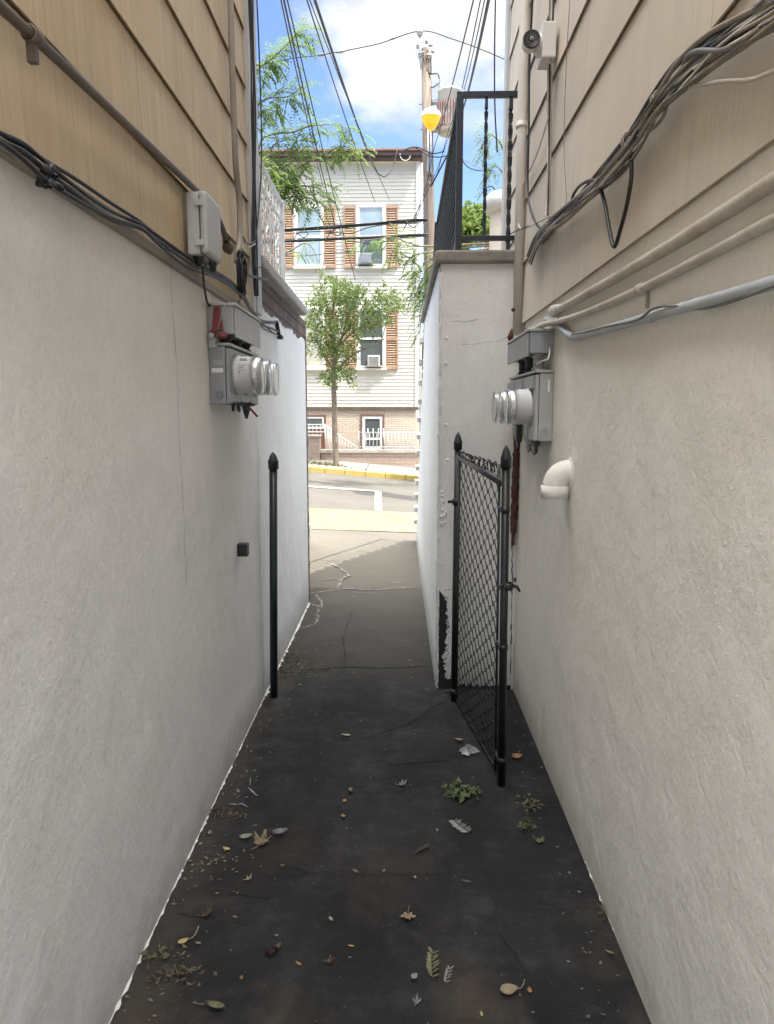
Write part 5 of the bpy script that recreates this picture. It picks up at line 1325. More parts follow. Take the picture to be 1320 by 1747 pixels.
# round turret behind the beige house corner
tu = thing('round_turret', 'pale round turret with an overhanging flat cap behind the corner of the beige house', 'turret', (0, 0, 0))
TUY = 13.5; cxp = at_y(862, 400, TUY); rT = cxp.x - at_y(835, 400, TUY).x; zcap = at_y(840, 352, TUY).z
tu.location = (cxp.x, TUY, zg(cxp.x, TUY))
mb = MB(); mb.lathe((cxp.x, TUY, -1), (0, 0, 1), [(0, rT), (zcap + 1 - .12, rT)], 40); mb.build('shaft', M['beige_siding'], tu)
mb = MB(); mb.lathe((cxp.x, TUY, zcap), (0, 0, 1), [(-.13, rT), (-.12, rT * 1.18), (-.06, rT * 1.40), (.02, rT * 1.46), (.10, rT * 1.42), (.2, rT * 1.1), (.26, 0)], 40); mb.build('cap', M['turret_paint'], tu)

# ================================================================== UTILITY POLE
PY = 17.7
def pp(px, py, dy=0): return at_y(px, py, PY + dy)
up = thing('utility_pole', 'weathered wooden utility pole across the street behind the black railing', 'utility pole', V((pp(732, 500).x, PY, zg(.7, 18))))
mb = MB(); b = pp(733, 460); topP = pp(727, 84)
mb.tube([V((b.x + .02, PY, -.8)), b, pp(730.5, 300), topP], [.16, .135, .125, .108], 18); mb.build('shaft', M['pole'], up)
mb = MB(); q = pp(717, 100); mb.tube([pp(718, 118, -.14), pp(716.5, 88, -.14), pp(716, 60, -.14)], .02, 8); mb.lathe(pp(716, 62, -.14), (0, 0, 1), [(0, .03), (.03, .07), (.06, .05), (.07, .08), (.11, .06), (.14, .03), (.16, 0)], 12); mb.build('pole_top_pin', M['porcelain'], up)
random.seed(17)
for (px, py) in ((712, 84), (713, 92), (718, 95), (736, 87), (734, 95), (731, 78), (727, 74), (715, 100), (735, 101)):
    c = pp(px, py, -.13); mb = MB(); mb.lathe(c, (rnd(-1, 1), -.3, rnd(-.4, 1)), [(0, .012), (.03, .034), (.05, .02), (.07, .034), (.1, .014), (.11, 0)], 10); mb.build('insulator', M['meter_grey'], up)
mb = MB(); mb.tube([pp(711, 90, -.12), pp(716, 101, -.12), pp(720, 112, -.12)], .018, 6); mb.tube([pp(712, 82, -.12), pp(714, 73, -.14), pp(720, 71, -.1), pp(731, 74, -.1)], .012, 6); mb.build('bracket', M['steel'], up)
mb = MB(); mb.tube(smooth_path([pp(734, 98, -.1), pp(735, 110, -.12), pp(735, 125, -.12)], 4), .014, 6); mb.build('jumper', M['cable_black'], up)
for (px, py) in ((715, 178), (715, 221), (737, 205)): 
    mb = MB(); mb.tube([pp(px + 6, py), pp(px, py), pp(px - .5, py - 2)], .014, 6); mb.build('step_bolt', M['steel'], up)
# transformer
tf = thing('transformer', 'rust-streaked ribbed grey transformer can hung on the utility pole', 'transformer', pp(766, 230))
c0, c1 = pp(765.5, 229, -.1), pp(768, 158, -.1); rad = (pp(786, 190).x - pp(746, 190).x) / 2; H_ = c1.z - c0.z
mb = MB(); mb.lathe(c0, c1 - c0, [(0, 0), (.0, rad * .86), (.10, rad * .92), (.11, rad * .9), (H_ - .2, rad * .94), (H_ - .19, rad * 1.0), (H_ - .03, rad * 1.02), (H_ - .02, rad * 1.07), (H_ + .03, rad * 1.07), (H_ + .06, rad * .9), (H_ + .09, 0)], 32); mb.build('tank', M['transformer'], tf)
dv = (c1 - c0).normalized()
mb = MB()
for i in range(30):
    a = i / 30 * 6.283; u = V((math.cos(a), math.sin(a), 0)); p = c0 + u * rad * .9; s_ = V((-u.y, u.x, 0)) * .012
    p0_, p1_ = p + dv * .12, p + dv * (H_ - .22)
    mb.hexa([p0_ - s_, p0_ + s_, p0_ + s_ + u * .055, p0_ - s_ + u * .055, p1_ - s_, p1_ + s_, p1_ + s_ + u * .055, p1_ - s_ + u * .055])
mb.build('cooling_fin', M['transformer_rust'], tf)
mb = MB(); b_ = pp(752, 157, -.12)
mb.lathe(b_, (0, 0, 1), [(0, .05), (.03, .07), (.05, .045), (.08, .07), (.10, .045), (.13, .065), (.15, .04), (.2, .03), (.26, .05), (.3, 0)], 12); mb.build('bushing', M['porcelain'], tf)
mb = MB(); mb.lathe(pp(787, 162, -.25), (.4, -1, .2), [(0, .06), (.06, .075), (.07, .04), (.09, 0)], 12); mb.lathe(pp(780, 168, -.4), (.2, -1, 0), [(0, .04), (.05, .05), (.06, 0)], 10); mb.build('lug', M['meter_grey'], tf)
mb = MB()
for (py) in (174, 222): q = pp(740, py); mb.box(q.x - .05, q.x + .22, PY - .09, PY + .07, q.z - .045, q.z + .045)
mb.build('hanger', M['steel'], tf, bevel=.01)
def tcable(name, label, pts, r, m='cable_black', group=None, n=6):
    P = smooth_path(pts, 8); mb = MB(); mb.tube(P, r, n); return tag(mb.build(name, M[m], None, origin=P[0]), label, 'cable', group)
tcable('transformer_lead', 'thin lead bending from the pole to the top of the transformer bushing', [pp(728, 118, -.1), pp(734, 126, -.1), pp(746, 126, -.1), pp(750, 138, -.1), pp(751, 146, -.1)], .014)
tcable('transformer_lead', 'curved lead from the pole to the side of the transformer bushing', [pp(732, 147, -.05), pp(738, 149, -.1), pp(746, 144, -.1), pp(750, 142, -.1)], .012)
# street lamp
LX = pp(735, 200, -.62)
sl = thing('street_lamp', 'lit amber street lamp with a white hood in front of the utility pole', 'street lamp', LX)
rl = (pp(751, 200, -.62).x - pp(719, 200, -.62).x) / 2; zr = pp(735, 196, -.62).z
mb = MB(); mb.lathe((LX.x, LX.y, zr), (0, 0, 1), [(-.05, rl * 1.03), (.0, rl * 1.05), (.045, rl * .95), (.085, rl * .75), (.115, rl * .48), (.125, rl * .25), (.15, rl * .22), (.152, 0)], 30); mb.build('hood', M['white_trim'], sl)
mb = MB(); mb.lathe((LX.x, LX.y, zr), (0, 0, 1), [(-.051, rl * .99), (-.11, rl * .93), (-.19, rl * .74), (-.27, rl * .46), (-.315, rl * .22), (-.33, rl * .08), (-.331, 0)], 30); mb.build('lamp_bowl', M['lamp_amber'], sl)
mb = MB(); mb.tube([V((LX.x, LX.y, zr + .12)), V((LX.x + .02, PY - .3, zr + .16)), V((pp(731, 190).x, PY - .1, zr + .1))], .03, 8); mb.build('arm', M['steel'], sl)
mb = MB()
for px in (730.5, 735): mb.tube([pp(px, 216, -.15), pp(px, 270, -.16), pp(px - 1, 290, -.14), pp(px + 2, 298, -.13)], .028, 8)
mb.build('pole_conduit', M['steel'], sl)

# ================================================================== OVERHEAD WIRES
def wire(label, p_near, d_near, p_far, d_far, r, yb, group=None, sag=.12, name='overhead_wire', m='cable_black', tail=()):
    a = at_y(*p_near, d_near); b = at_y(*p_far, d_far); t = (yb - b.y) / (a.y - b.y); s = b + (a - b) * t
    P = []; n = 26
    for i in range(n + 1):
        f = i / n; q = s.lerp(b, f); 
        fa = (a.y - s.y) / (b.y - s.y); P.append(q - V((0, 0, sag * 4 * f * (1 - f))) + V((0, 0, sag * 4 * fa * (1 - fa) * (1 - f))))
    P += [V(q) for q in tail]
    mb = MB(); mb.tube(P, r, 6); return tag(mb.build(name, M[m], None, origin=P[0]), label, 'wire', group)
wire('leftmost of three close black wires running from the tan house over the street', (480, 0), 8, (552, 322), 17.3, .0075, 4.25, 'service wires over the street')
wire('thickest of three close black wires running from the tan house over the street', (485, 0), 8, (572, 388), 17.3, .010, 4.25, 'service wires over the street')
wire('rightmost of three close black wires running from the tan house over the street', (491, 0), 8, (606, 478), 17.5, .0075, 4.25, 'service wires over the street')
wire('slim black wire just left of the thick service cable over the street', (525, 0), 8, (640, 345), 17.3, .0075, 4.25, 'service wires over the street')
wire('hair-thin wire just right of the thick service cable over the street', (530, 0), 8, (664, 340), 17.3, .006, 4.25, 'service wires over the street')
e = HY - .47
wire('thick twisted service cable drooping to the roof edge of the cream house', (538, 0), 8, (636, 283), 19, .016, 4.25, 'service wires over the street', tail=[at_y(645, 297, 19.6), at_y(655, 302, 20), at_y(665, 295, 20.3), at_y(672, 280, 20.4), at_y(676, 262, 20.45), at_y(678, 252, 20.5)], sag=.1)
wire('black wire from the beige house crossing over the transformer to the pole', (807, 0), 8, (741, 250), 17.3, .0085, 5.9, 'wires from the beige house', tail=[pp(728, 312, -.2), pp(706, 378, -.3)])
wire('thin black wire left of the thick cable from the beige house', (819, 0), 8, (772, 215), 17.3, .007, 5.9, 'wires from the beige house', tail=[pp(745, 290, -.2), pp(720, 345, -.3), pp(700, 382, -.3)])
wire('thick black cable bundle from the beige house passing the transformer', (833, 0), 8, (790, 185), 17.0, .018, 5.9, 'wires from the beige house', tail=[pp(778, 235, -.5), pp(755, 280, -.4), pp(735, 318, -.2)])
wire('slim black wire hugging the thick cable bundle from the beige house', (826, 0), 8, (786, 170), 17.0, .007, 5.9, 'wires from the beige house', tail=[pp(765, 222, -.5), pp(745, 300, -.4)])
tcable('overhead_wire', 'high bare wire meeting the pole top pin from both sides', [pp(300, 150), pp(476, 104), pp(544, 94), pp(640, 76), pp(716, 53, -.14), pp(770, 66), pp(849, 96), pp(1000, 165)], .011)
mb = MB()
for q0, q1, r in (((541, 95), (556, 92), .035), ((573, 90), (590, 87), .026), ((664, 68), (678, 63), .024)): mb.tube([pp(*q0), pp((q0[0] + q1[0]) / 2, (q0[1] + q1[1]) / 2), pp(*q1)], [r * .5, r, r * .5], 8)
tag(mb.build('wire_splice', M['cable_grey'], None, origin=pp(548, 93)), 'grey splices bound on the high bare wire', 'splice')
TR1 = [(200, 408), (330, 402), (420, 397), (502, 391.5), (564, 388.5), (636, 382), (690, 378), (729, 375)]
def trunk(label, pts, r, dy=-.2, m='cable_black', group='telephone trunk cables along the street'):
    tcable('trunk_cable', label, [pp(a, b, dy) for a, b in pts], r, m, group)
trunk('upper thick black trunk cable along the street before the cream house windows', TR1, .036)
trunk('thin cable lashed over the upper trunk cable along the street', [(x, y - 3.2 + (i % 2) * 2) for i, (x, y) in enumerate(TR1)], .012, -.24)
trunk('slim cable sagging under the upper trunk cable along the street', [(500, 398), (540, 395), (575, 397), (600, 398), (625, 389), (660, 383), (724, 380)], .012, -.26)
trunk('lower black trunk cable along the street before the cream house windows', [(200, 420), (400, 414), (502, 411), (585, 407), (640, 405), (690, 402), (731, 400)], .034)
trunk('frayed thin cable beside the lower trunk cable near the pole', [(600, 412), (640, 415), (668, 409), (690, 405), (715, 404), (731, 402)], .014, -.25)
trunk('lowest hair-thin cable along the street before the cream house', [(300, 440), (505, 437), (560, 432), (610, 429), (660, 425), (729, 418)], .008, -.2)
random.seed(19)
for k, (x, y, lab) in enumerate([(505, 397, 'bare cable loop at the left end of the upper trunk cable'), (562, 394, 'small cable loop hanging from the trunk cable beside a shutter'), (692, 380, 'cable loop hanging from the trunk cable near the pole')]):
    tcable('cable_loop', lab, [pp(x, y - 4, -.25), pp(x + 6, y + 4, -.3), pp(x + 14, y + 8, -.3), pp(x + 20, y + 2, -.3), pp(x + 14, y - 4, -.25), pp(x + 2, y + 2, -.25), pp(x - 4, y + 12, -.25)], .012)
trunk('black cable arching from the cornice of the cream house to the pole', [(676, 265), (686, 257), (702, 251), (715, 252), (728, 258), (741, 262), (758, 258)], .013, -.2, group='service loops at the pole')
trunk('lower black cable arching from the cornice of the cream house to the pole', [(680, 268), (692, 256), (706, 252), (720, 258), (732, 266), (748, 268), (760, 266)], .013, -.22, group='service loops at the pole')
tcable('service_loop', 'white cable looping at the corner of the cream house cornice', [at_y(682, 262, 20.4), at_y(684, 270, 20.4), at_y(690, 274, 20.4), at_y(697, 272, 20.4), at_y(700, 266, 20.4)], .012, 'cable_white')
tcable('service_loop', 'black cable with a clamp looping beyond the black railing to the trees', [pp(784, 225), pp(783, 255), pp(786, 270), pp(800, 286), pp(818, 291), pp(840, 291)], .013)
tcable('service_loop', 'pale thin cable beyond the black railing behind the twisted baluster', [pp(787, 271), pp(805, 280), pp(825, 289), pp(842, 294)], .007, 'cable_grey')
mb = MB(); c = pp(786, 271); mb.lathe(c - V((.07, 0, 0)), (1, 0, -.3), [(0, .02), (.03, .05), (.09, .05), (.13, .02)], 8); tag(mb.build('cable_clamp', M['cable_black'], None, origin=c), 'small black clamp on the loop of cable beyond the black railing', 'clamp')
tcable('house_drop', 'black wire hanging along the street corner of the beige house', [at_y(846, -60, 6.2), at_y(845, 0, 6.2), at_y(843.5, 90, 6.2), at_y(844, 180, 6.2), at_y(848, 260, 6.2)], .006)
tcable('pole_ground_wire', 'thin dark wire crossing before the pole down to the trunk cables', [pp(731, 310, -.25), pp(720, 345, -.3), pp(707, 380, -.3)], .009)
# ================================================================== FALLEN LEAVES ON THE ALLEY FLOOR
def gl(px, py): return ground(px, py, .002)
def curl_leaf(name, label, px, py, L, W, ang, m, curl=.35, stem=0, cat='leaf', twist=.3):
    c = gl(px, py); a = R(ang); d = V((math.cos(a), math.sin(a), 0)); s = V((-d.y, d.x, 0)); mb = MB(); n = 8; k = 5
    def fn(u, w):
        wd = W * (math.sin(math.pi * min(1, max(0, u)) ** .8) ** .8 if 0 < u < 1 else 0.02) * .5
        x = (u - .5) * L; z = .006 + curl * L * (abs(w) ** 1.6 * .45 + (u - .45) ** 2 * .6) + twist * w * wd * .5
        return c + d * x + s * (w * wd) + V((0, 0, z))
    mb.grid(fn, frange(.0, 1, n), frange(-1, 1, k))
    if stem: mb.tube(smooth_path([fn(1.0, 0), fn(1.0, 0) + d * stem * .4 + s * stem * .15, fn(1, 0) + d * stem * .8 + s * stem * .5 + V((0, 0, .012))], 4), .0014, 5)
    return tag(mb.build(name, M[m], None, origin=c), label, cat)
def lobed_leaf(name, label, px, py, size, ang, m, cup=.35, seed=1):
    random.seed(seed); c = gl(px, py); a0 = R(ang); mb = MB(); prof = []
    tips = [(-2.3, .62), (-1.15, .9), (0, 1.0), (1.15, .9), (2.3, .62)]
    for i, (t, r) in enumerate(tips):
        prof += [(t - .40, r * .58), (t - .26, r * .80), (t - .16, r * .74), (t, r), (t + .16, r * .74), (t + .26, r * .80), (t + .40, r * .58)]
        if i < 4: prof.append(((t + tips[i + 1][0]) / 2, .44))
    prof.append((math.pi, .12))
    vs = [c + V((0, 0, .006))]
    for (t, r) in prof:
        r2 = r * size * rnd(.9, 1.08); z = .004 + cup * r2 * r2 / size * rnd(.5, 1.3); vs.append(c + V((math.cos(a0 + t) * r2, math.sin(a0 + t) * r2, z)))
    n = len(prof); mb.add(vs, [(0, i + 1, (i + 1) % n + 1) for i in range(n)])
    mb.tube([c + V((0, 0, .006)), c + V((math.cos(a0 + 3.14) * size * .7, math.sin(a0 + 3.14) * size * .7, .008)), c + V((math.cos(a0 + 3.0) * size * 1.2, math.sin(a0 + 3.0) * size * 1.2, .012))], .0013, 5)
    return tag(mb.build(name, M[m], None, origin=c), label, 'leaf')
def sprig(name, label, px, py, L, ang, pairs, ls, m, seed, wid=.45, lift=.3, slant=.9, cat='twig with leaves'):
    random.seed(seed); c = gl(px, py); a = R(ang); d = V((math.cos(a), math.sin(a), 0)); mb = MB(); st = MB(); P = []
    t = thing(name, label, cat, c)
    for i in range(9):
        f = i / 8; b = math.sin(f * 2.2) * L * .10; P.append(c + d * (f - .5) * L + V((-d.y, d.x, 0)) * b + V((0, 0, .006)))
    st.tube(P, .0014, 5); st.build('stem', M['twig'], t)
    for i in range(pairs):
        f = (i + .7) / (pairs + .5); q = P[0].lerp(P[-1], f); j = int(f * 8); q = P[min(7, j)].lerp(P[min(8, j + 1)], f * 8 - j)
        for sg in (-1, 1):
            e = (d * math.cos(slant) + V((-d.y, d.x, 0)) * sg * math.sin(slant) + V((0, 0, rnd(0, lift)))).normalized(); s = ls * rnd(.8, 1.15) * (1 - .35 * abs(f - .45)); w = e.cross(V((0, 0, 1))).normalized() * s * wid * .5; up = V((0, 0, s * .12))
            mb.add([q, q + e * s * .3 + w * .85 + up, q + e * s * .65 + w * .8 + up, q + e * s, q + e * s * .65 - w * .8, q + e * s * .3 - w * .85, q + e * s * .5 + up * .3], [(0, 1, 6), (1, 2, 6), (2, 3, 6), (3, 4, 6), (4, 5, 6), (5, 0, 6)])
    mb.build('leaflet', M[m], t); return t
def clump(name, label, px, py, rx, ry, n, ls, m, seed, cat='leaf clump', hgt=.04):
    random.seed(seed); c = gl(px, py); mb = MB()
    for i in range(n):
        q = c + V((random.gauss(0, rx * .5), random.gauss(0, ry * .5), rnd(.003, hgt) * rnd(.3, 1))); q.z = max(q.z, zg(q.x, q.y) + .004)
        e = V((rnd(-1, 1), rnd(-1, 1), rnd(-.25, .22))); leaf(mb, q, e, ls * rnd(.6, 1.25), rnd(.3, .55))
    return tag(mb.build(name, M[m], None, origin=c), label, cat)
F = 'fallen_leaf'
lobed_leaf(F, 'crumpled brown lobed leaf among the debris near the white wall', 444, 1441, .048, 70, 'lf_tan', 1.0, 1)
curl_leaf(F, 'grey dry leaf right beside the crumpled brown lobed leaf', 478, 1425, .065, .028, 15, 'lf_grey', .5)
curl_leaf(F, 'pale grey-green leaf at the edge of the debris left of the crumpled brown leaf', 420, 1432, .055, .024, 20, 'lf_pale', .4)
curl_leaf(F, 'yellow oval leaf below the debris near the white wall', 386, 1451, .036, .02, 150, 'lf_yellow', .2)
curl_leaf(F, 'yellow-green oval leaf alone in the middle of the pavement', 606, 1489, .027, .015, 140, 'lf_olive', .2)
curl_leaf(F, 'whitish oval leaf on the dark crack in mid alley', 590, 1256, .052, .030, 165, 'lf_pale', .15)
curl_leaf(F, 'small upright green leaf north of two orange specks', 598, 1351, .036, .02, 80, 'lf_olive', .5)
curl_leaf(F, 'upper of two small orange leaf bits in mid pavement', 588, 1369, .024, .018, 60, 'lf_orange', .4)
curl_leaf(F, 'lower of two small orange leaf bits in mid pavement', 585, 1395, .026, .018, 120, 'lf_orange', .4)
lobed_leaf(F, 'dark reddish-brown curled leaf left of the centre, near the white wall', 350, 1564, .026, 20, 'lf_brown', 1.2, 2)
curl_leaf(F, 'cream-yellow leaf with a long thin stalk near the white wall', 313, 1610, .037, .018, 35, 'lf_yellow', .3, .05)
curl_leaf(F, 'green blade leaf lying against a dark red one', 473, 1621, .036, .014, 55, 'lf_olive', .5)
curl_leaf(F, 'dark red shrivelled leaf under the green blade leaf', 463, 1630, .04, .024, 35, 'lf_dark', .7)
curl_leaf(F, 'small pinkish leaf sliver near the bottom middle of the pavement', 509, 1648, .026, .011, 140, 'lf_orange', .3)
lobed_leaf(F, 'small brown curled leaf right of the pinkish leaf sliver', 562, 1643, .017, 20, 'lf_brown', 1.2, 3)
curl_leaf(F, 'tiny orange leaf on the brown dirt patch', 412, 1671, .015, .010, 90, 'lf_orange', .3)
curl_leaf(F, 'long dull green folded leaf at the bottom left of the pavement', 367, 1722, .062, .026, 165, 'lf_olive', .35, .035)
curl_leaf(F, 'little pale green leaf between the maple leaf and the dirt patch', 564, 1571, .024, .012, 120, 'lf_pale', .3)
curl_leaf(F, 'little yellow leaf near the small brown curled leaf', 599, 1617, .02, .009, 170, 'lf_yellow', .2)
curl_leaf(F, 'small dull red leaf in the middle left of the pavement', 482, 1480, .018, .014, 30, 'lf_brown', .5)
curl_leaf(F, 'pale leaf flake left of the yellow oval leaf near the white wall', 358, 1424, .026, .014, 80, 'lf_pale', .5)
curl_leaf(F, 'pale leaf flake on the chalky patch near the white wall', 406, 1353, .028, .014, 110, 'lf_pale', .5)
curl_leaf(F, 'beige leaf flake right of the cream-yellow stalked leaf', 338, 1613, .020, .011, 170, 'lf_tan', .4)
lobed_leaf(F, 'pale green torn leaf bit below the crumpled brown lobed leaf', 423, 1502, .017, 50, 'lf_pale', .8, 4)
curl_leaf(F, 'bright orange-brown leaf behind the gate by the beige house foot', 882, 1294, .060, .038, 20, 'lf_orange', .35)
curl_leaf(F, 'dark brown leaf lump beside the crumpled white scrap near the gate', 782, 1267, .05, .028, 160, 'lf_tan', .6)
curl_leaf(F, 'yellow speck leaf above the maple leaf', 708, 1499, .015, .010, 100, 'lf_yellow', .2)
lobed_leaf(F, 'tan maple leaf with a thin upright stalk on the bare pavement', 696, 1564, .034, 270, 'lf_tan', .35, 5)
curl_leaf(F, 'large tan leaf with a curved stalk at the bottom right', 868, 1694, .056, .034, 12, 'lf_tan', .3, .032)
curl_leaf(F, 'red-brown leaf right beside the large tan stalked leaf', 903, 1693, .021, .014, 85, 'lf_orange', .3)
curl_leaf(F, 'yellow leaf near the bottom edge below the large tan leaf', 821, 1733, .018, .009, 95, 'lf_yellow', .2)
curl_leaf(F, 'dull grey-green oval leaf left of the leafy twig', 707, 1669, .026, .018, 50, 'lf_grey', .25)
curl_leaf(F, 'brown narrow leaf near the foot of the beige house stucco', 1039, 1629, .028, .010, 150, 'lf_tan', .4)
curl_leaf(F, 'light narrow twig-like leaf in the middle right of the pavement', 795, 1507, .034, .008, 165, 'lf_grey', .3)
lobed_leaf(F, 'shrivelled grey-brown leaf below the leafy twig', 710, 1713, .017, 80, 'lf_grey', 1.1, 6)
lobed_leaf(F, 'grey crumpled leaf in mid alley left of the green leaf clump', 685, 1341, .026, 10, 'lf_grey', 1.2, 7)
sprig('fern_frond', 'flat grey-green fern-like frond on the pavement before the gate', 789, 1412, .105, 118, 9, .036, 'lf_grey', 71, .3, .1, 1.0)
sprig('leafy_twig', 'withered olive twig with paired leaves at the bottom of the pavement', 742, 1650, .115, 82, 7, .03, 'lf_olive', 72, .36, .7, .95)
sprig('leafy_twig', 'thin small twig right of the withered olive twig', 766, 1669, .07, 70, 5, .02, 'lf_grey', 73, .4, .5, .7)
sprig('dark_twig', 'dark knobbly twig with dry buds in the middle of the pavement', 720, 1453, .085, 38, 6, .018, 'twig', 74, .5, .6, .5)
clump('green_leaf_clump', 'heap of wilted green leaves just before the gate foot', 783, 1356, .062, .045, 60, .05, 'lf_green', 75, 'leaf clump', .055)
sprig('leafy_twig', 'wilted green twig curling off the heap of green leaves by the gate', 800, 1352, .1, 10, 5, .03, 'lf_olive', 76, .45, .5, .8)
clump('green_leaf_clump', 'fuzzy olive leaf tuft between the gate foot and the beige house', 907, 1374, .055, .06, 60, .022, 'lf_olive', 77)
clump('green_leaf_clump', 'trailing strand of torn green leaves before the beige house wall', 897, 1412, .035, .075, 26, .03, 'lf_green', 78)
lobed_leaf(F, 'green torn leaf at the end of the trailing strand of leaves', 919, 1436, .028, 320, 'lf_olive', .6, 79)
clump('wall_weed', 'small green weed growing at the foot of the beige house stucco', 1031, 1562, .02, .03, 40, .016, 'lf_green', 80, 'weed', .035)
clump('leaf_debris', 'pile of dry leaf bits in an arc at the lower left of the pavement', 290, 1665, .10, .025, 60, .024, 'lf_brown', 81, 'leaf debris', .025)
clump('leaf_debris', 'small dry olive leaf pile near the white wall at the lower left', 274, 1630, .06, .03, 30, .026, 'lf_olive', 82, 'leaf debris', .025)
clump('leaf_debris', 'dark rotten leaf debris along the white wall by the chalky patch', 376, 1390, .10, .05, 70, .026, 'lf_brown', 83, 'leaf debris', .022)
clump('leaf_debris', 'mossy green debris at the white wall foot beyond the lone post', 508, 1144, .17, .22, 190, .026, 'lf_olive', 84, 'leaf debris', .02)
clump('leaf_debris', 'brown crumbly debris along the white wall beside the mossy patch', 488, 1132, .08, .30, 120, .022, 'lf_brown', 85, 'leaf debris', .02)
clump('leaf_debris', 'loose scatter of dry leaf flakes below the yellow oval leaf', 360, 1470, .14, .10, 46, .020, 'lf_tan', 86, 'leaf debris', .012)
random.seed(90)
c = gl(798, 1285); mb = MB()
def fnb(u, w):
    a = u * 6.283; r = (.032 + .012 * math.sin(a * 3 + 1) + .006 * math.sin(a * 7)) * (1 - w); return c + V((math.cos(a) * r * 1.3, math.sin(a) * r, .004 + .03 * w * (1 + .5 * math.sin(a * 5)) + rnd(0, .006)))
mb.grid(fnb, frange(0, 1, 22), frange(0, .97, 6), False)
tag(mb.build('paper_scrap', M['bag'], None, origin=c), 'crumpled whitish scrap lying beside the gate foot', 'litter')

# ================================================================== SKY, SUN, CAMERA
SX, SY = SUN_XY
w = bpy.data.worlds.new('World'); scene.world = w; w.use_nodes = True
nt = w.node_tree; bg = nt.nodes['Background']; out = nt.nodes['World Output']
elev = math.atan2(1, math.hypot(SX, SY)); az = math.atan2(SX, -SY)      # azimuth measured from +Y clockwise, sun towards (+SX, -SY)
sky = nt.nodes.new('ShaderNodeTexSky'); sky.sky_type = 'NISHITA'; sky.sun_disc = False
sky.sun_elevation = elev; sky.sun_rotation = az; sky.altitude = SKALT; sky.air_density = SKAIR; sky.dust_density = .9; sky.ozone_density = SKOZ
tc = nt.nodes.new('ShaderNodeTexCoord')
def wn(t, **k):
    n = nt.nodes.new(t)
    for a, b in k.items(): setattr(n, a, b)
    return n
def noise(scale, det, ro, loc, dist=0):
    mp = wn('ShaderNodeMapping'); mp.inputs['Location'].default_value = loc; mp.inputs['Scale'].default_value = (1, 1, 1.5)
    nt.links.new(tc.outputs['Generated'], mp.inputs['Vector']); n = wn('ShaderNodeTexNoise'); nt.links.new(mp.outputs[0], n.inputs['Vector'])
    n.inputs['Scale'].default_value = scale; n.inputs['Detail'].default_value = det; n.inputs['Roughness'].default_value = ro; n.inputs['Distortion'].default_value = dist
    return n.outputs['Fac']
def mth(op, a, b, clamp=False):
    m = wn('ShaderNodeMath', operation=op); m.use_clamp = clamp
    for i, v in enumerate((a, b)):
        if isinstance(v, (int, float)): m.inputs[i].default_value = v
        else: nt.links.new(v, m.inputs[i])
    return m.outputs[0]
def lobe(px, py, tight, amt):          # a bank of cloud standing in this part of the sky
    d = ray(px, py).normalized(); vm = wn('ShaderNodeVectorMath', operation='DOT_PRODUCT'); nt.links.new(tc.outputs['Generated'], vm.inputs[0]); vm.inputs[1].default_value = d
    return mth('MULTIPLY', mth('POWER', mth('MAXIMUM', vm.outputs['Value'], 0.0), tight), amt)
cl = noise(4.2, 7, .58, CLOUD_LOC, .25)
b = mth('ADD', lobe(680, -10, 55, .34), lobe(650, 150, 260, .13)); b = mth('ADD', b, lobe(830, 90, 160, .14))
b = mth('SUBTRACT', b, lobe(430, 80, 110, .36)); b = mth('SUBTRACT', b, lobe(740, 340, 70, .20))
f = mth('ADD', cl, b)
rp = wn('ShaderNodeValToRGB'); nt.links.new(f, rp.inputs[0]); rp.color_ramp.elements[0].position = CT0; rp.color_ramp.elements[0].color = (0, 0, 0, 1); rp.color_ramp.elements[1].position = CT1; rp.color_ramp.elements[1].color = (1, 1, 1, 1)
rp.color_ramp.interpolation = 'EASE'
fine = noise(11, 5, .55, (1.3, 2.2, .4))
sh = wn('ShaderNodeValToRGB'); nt.links.new(fine, sh.inputs[0]); sh.color_ramp.elements[0].position = .35; sh.color_ramp.elements[0].color = (CL_D, CL_D * 1.04, CL_D * 1.1, 1); sh.color_ramp.elements[1].position = .6; sh.color_ramp.elements[1].color = (CL_B, CL_B, CL_B * 1.02, 1)
mx = wn('ShaderNodeMix', data_type='RGBA'); nt.links.new(rp.outputs[0], mx.inputs[0]); nt.links.new(sky.outputs[0], mx.inputs[6]); nt.links.new(sh.outputs[0], mx.inputs[7])
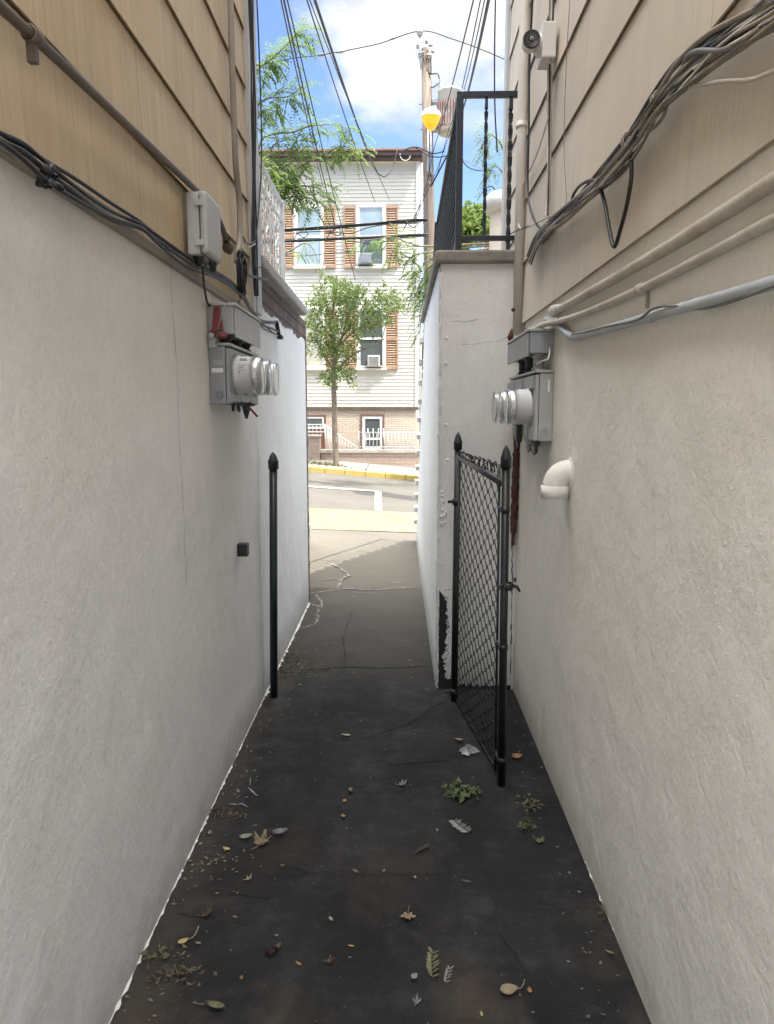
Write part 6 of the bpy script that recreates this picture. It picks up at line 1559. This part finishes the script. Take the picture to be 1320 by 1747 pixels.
# added bright overhead patch, out of view, to fill the alley with light
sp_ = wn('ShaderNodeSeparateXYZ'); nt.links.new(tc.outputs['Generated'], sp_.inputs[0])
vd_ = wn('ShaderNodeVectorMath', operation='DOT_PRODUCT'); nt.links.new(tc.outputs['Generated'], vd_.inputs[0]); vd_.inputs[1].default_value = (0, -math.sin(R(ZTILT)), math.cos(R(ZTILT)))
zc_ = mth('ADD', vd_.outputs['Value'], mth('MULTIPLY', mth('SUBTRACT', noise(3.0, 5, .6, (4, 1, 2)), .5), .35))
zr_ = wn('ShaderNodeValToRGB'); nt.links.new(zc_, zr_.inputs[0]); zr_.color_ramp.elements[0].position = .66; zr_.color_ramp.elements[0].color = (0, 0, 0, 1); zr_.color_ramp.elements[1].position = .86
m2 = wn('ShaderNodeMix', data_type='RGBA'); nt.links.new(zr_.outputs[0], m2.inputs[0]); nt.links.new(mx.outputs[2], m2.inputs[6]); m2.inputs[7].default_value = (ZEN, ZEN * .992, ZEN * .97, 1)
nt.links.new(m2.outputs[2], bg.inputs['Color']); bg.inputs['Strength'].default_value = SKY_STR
sd = bpy.data.lights.new('sun', 'SUN'); sd.energy = SUN_STR; sd.angle = R(.53); sd.color = (1, .955, .875)
so = bpy.data.objects.new('sun', sd); COL.objects.link(so); so.location = (6, -6, 14)
so.rotation_euler = V((SX, -SY, 1)).to_track_quat('Z', 'Y').to_euler()
cam = bpy.data.cameras.new('camera'); co = bpy.data.objects.new('camera', cam); COL.objects.link(co)
co.location = CAM; co.rotation_euler = ROT.to_euler(); cam.sensor_fit = 'VERTICAL'; cam.sensor_height = 36; cam.lens = 36 * F_PX / 1747
cam.clip_start = .05; cam.clip_end = 1500; scene.camera = co
vs = scene.view_settings; scene.display_settings.display_device = 'sRGB'
vs.view_transform = 'Standard'; vs.look = 'None'; vs.gamma = 1; vs.use_curve_mapping = False; vs.exposure = EXPO
scene.cycles.use_denoising = True; scene.cycles.max_bounces = 12; scene.cycles.diffuse_bounces = 8; scene.cycles.transparent_max_bounces = 8
scene.cycles.caustics_reflective = False; scene.cycles.caustics_refractive = False; scene.cycles.sample_clamp_indirect = 8
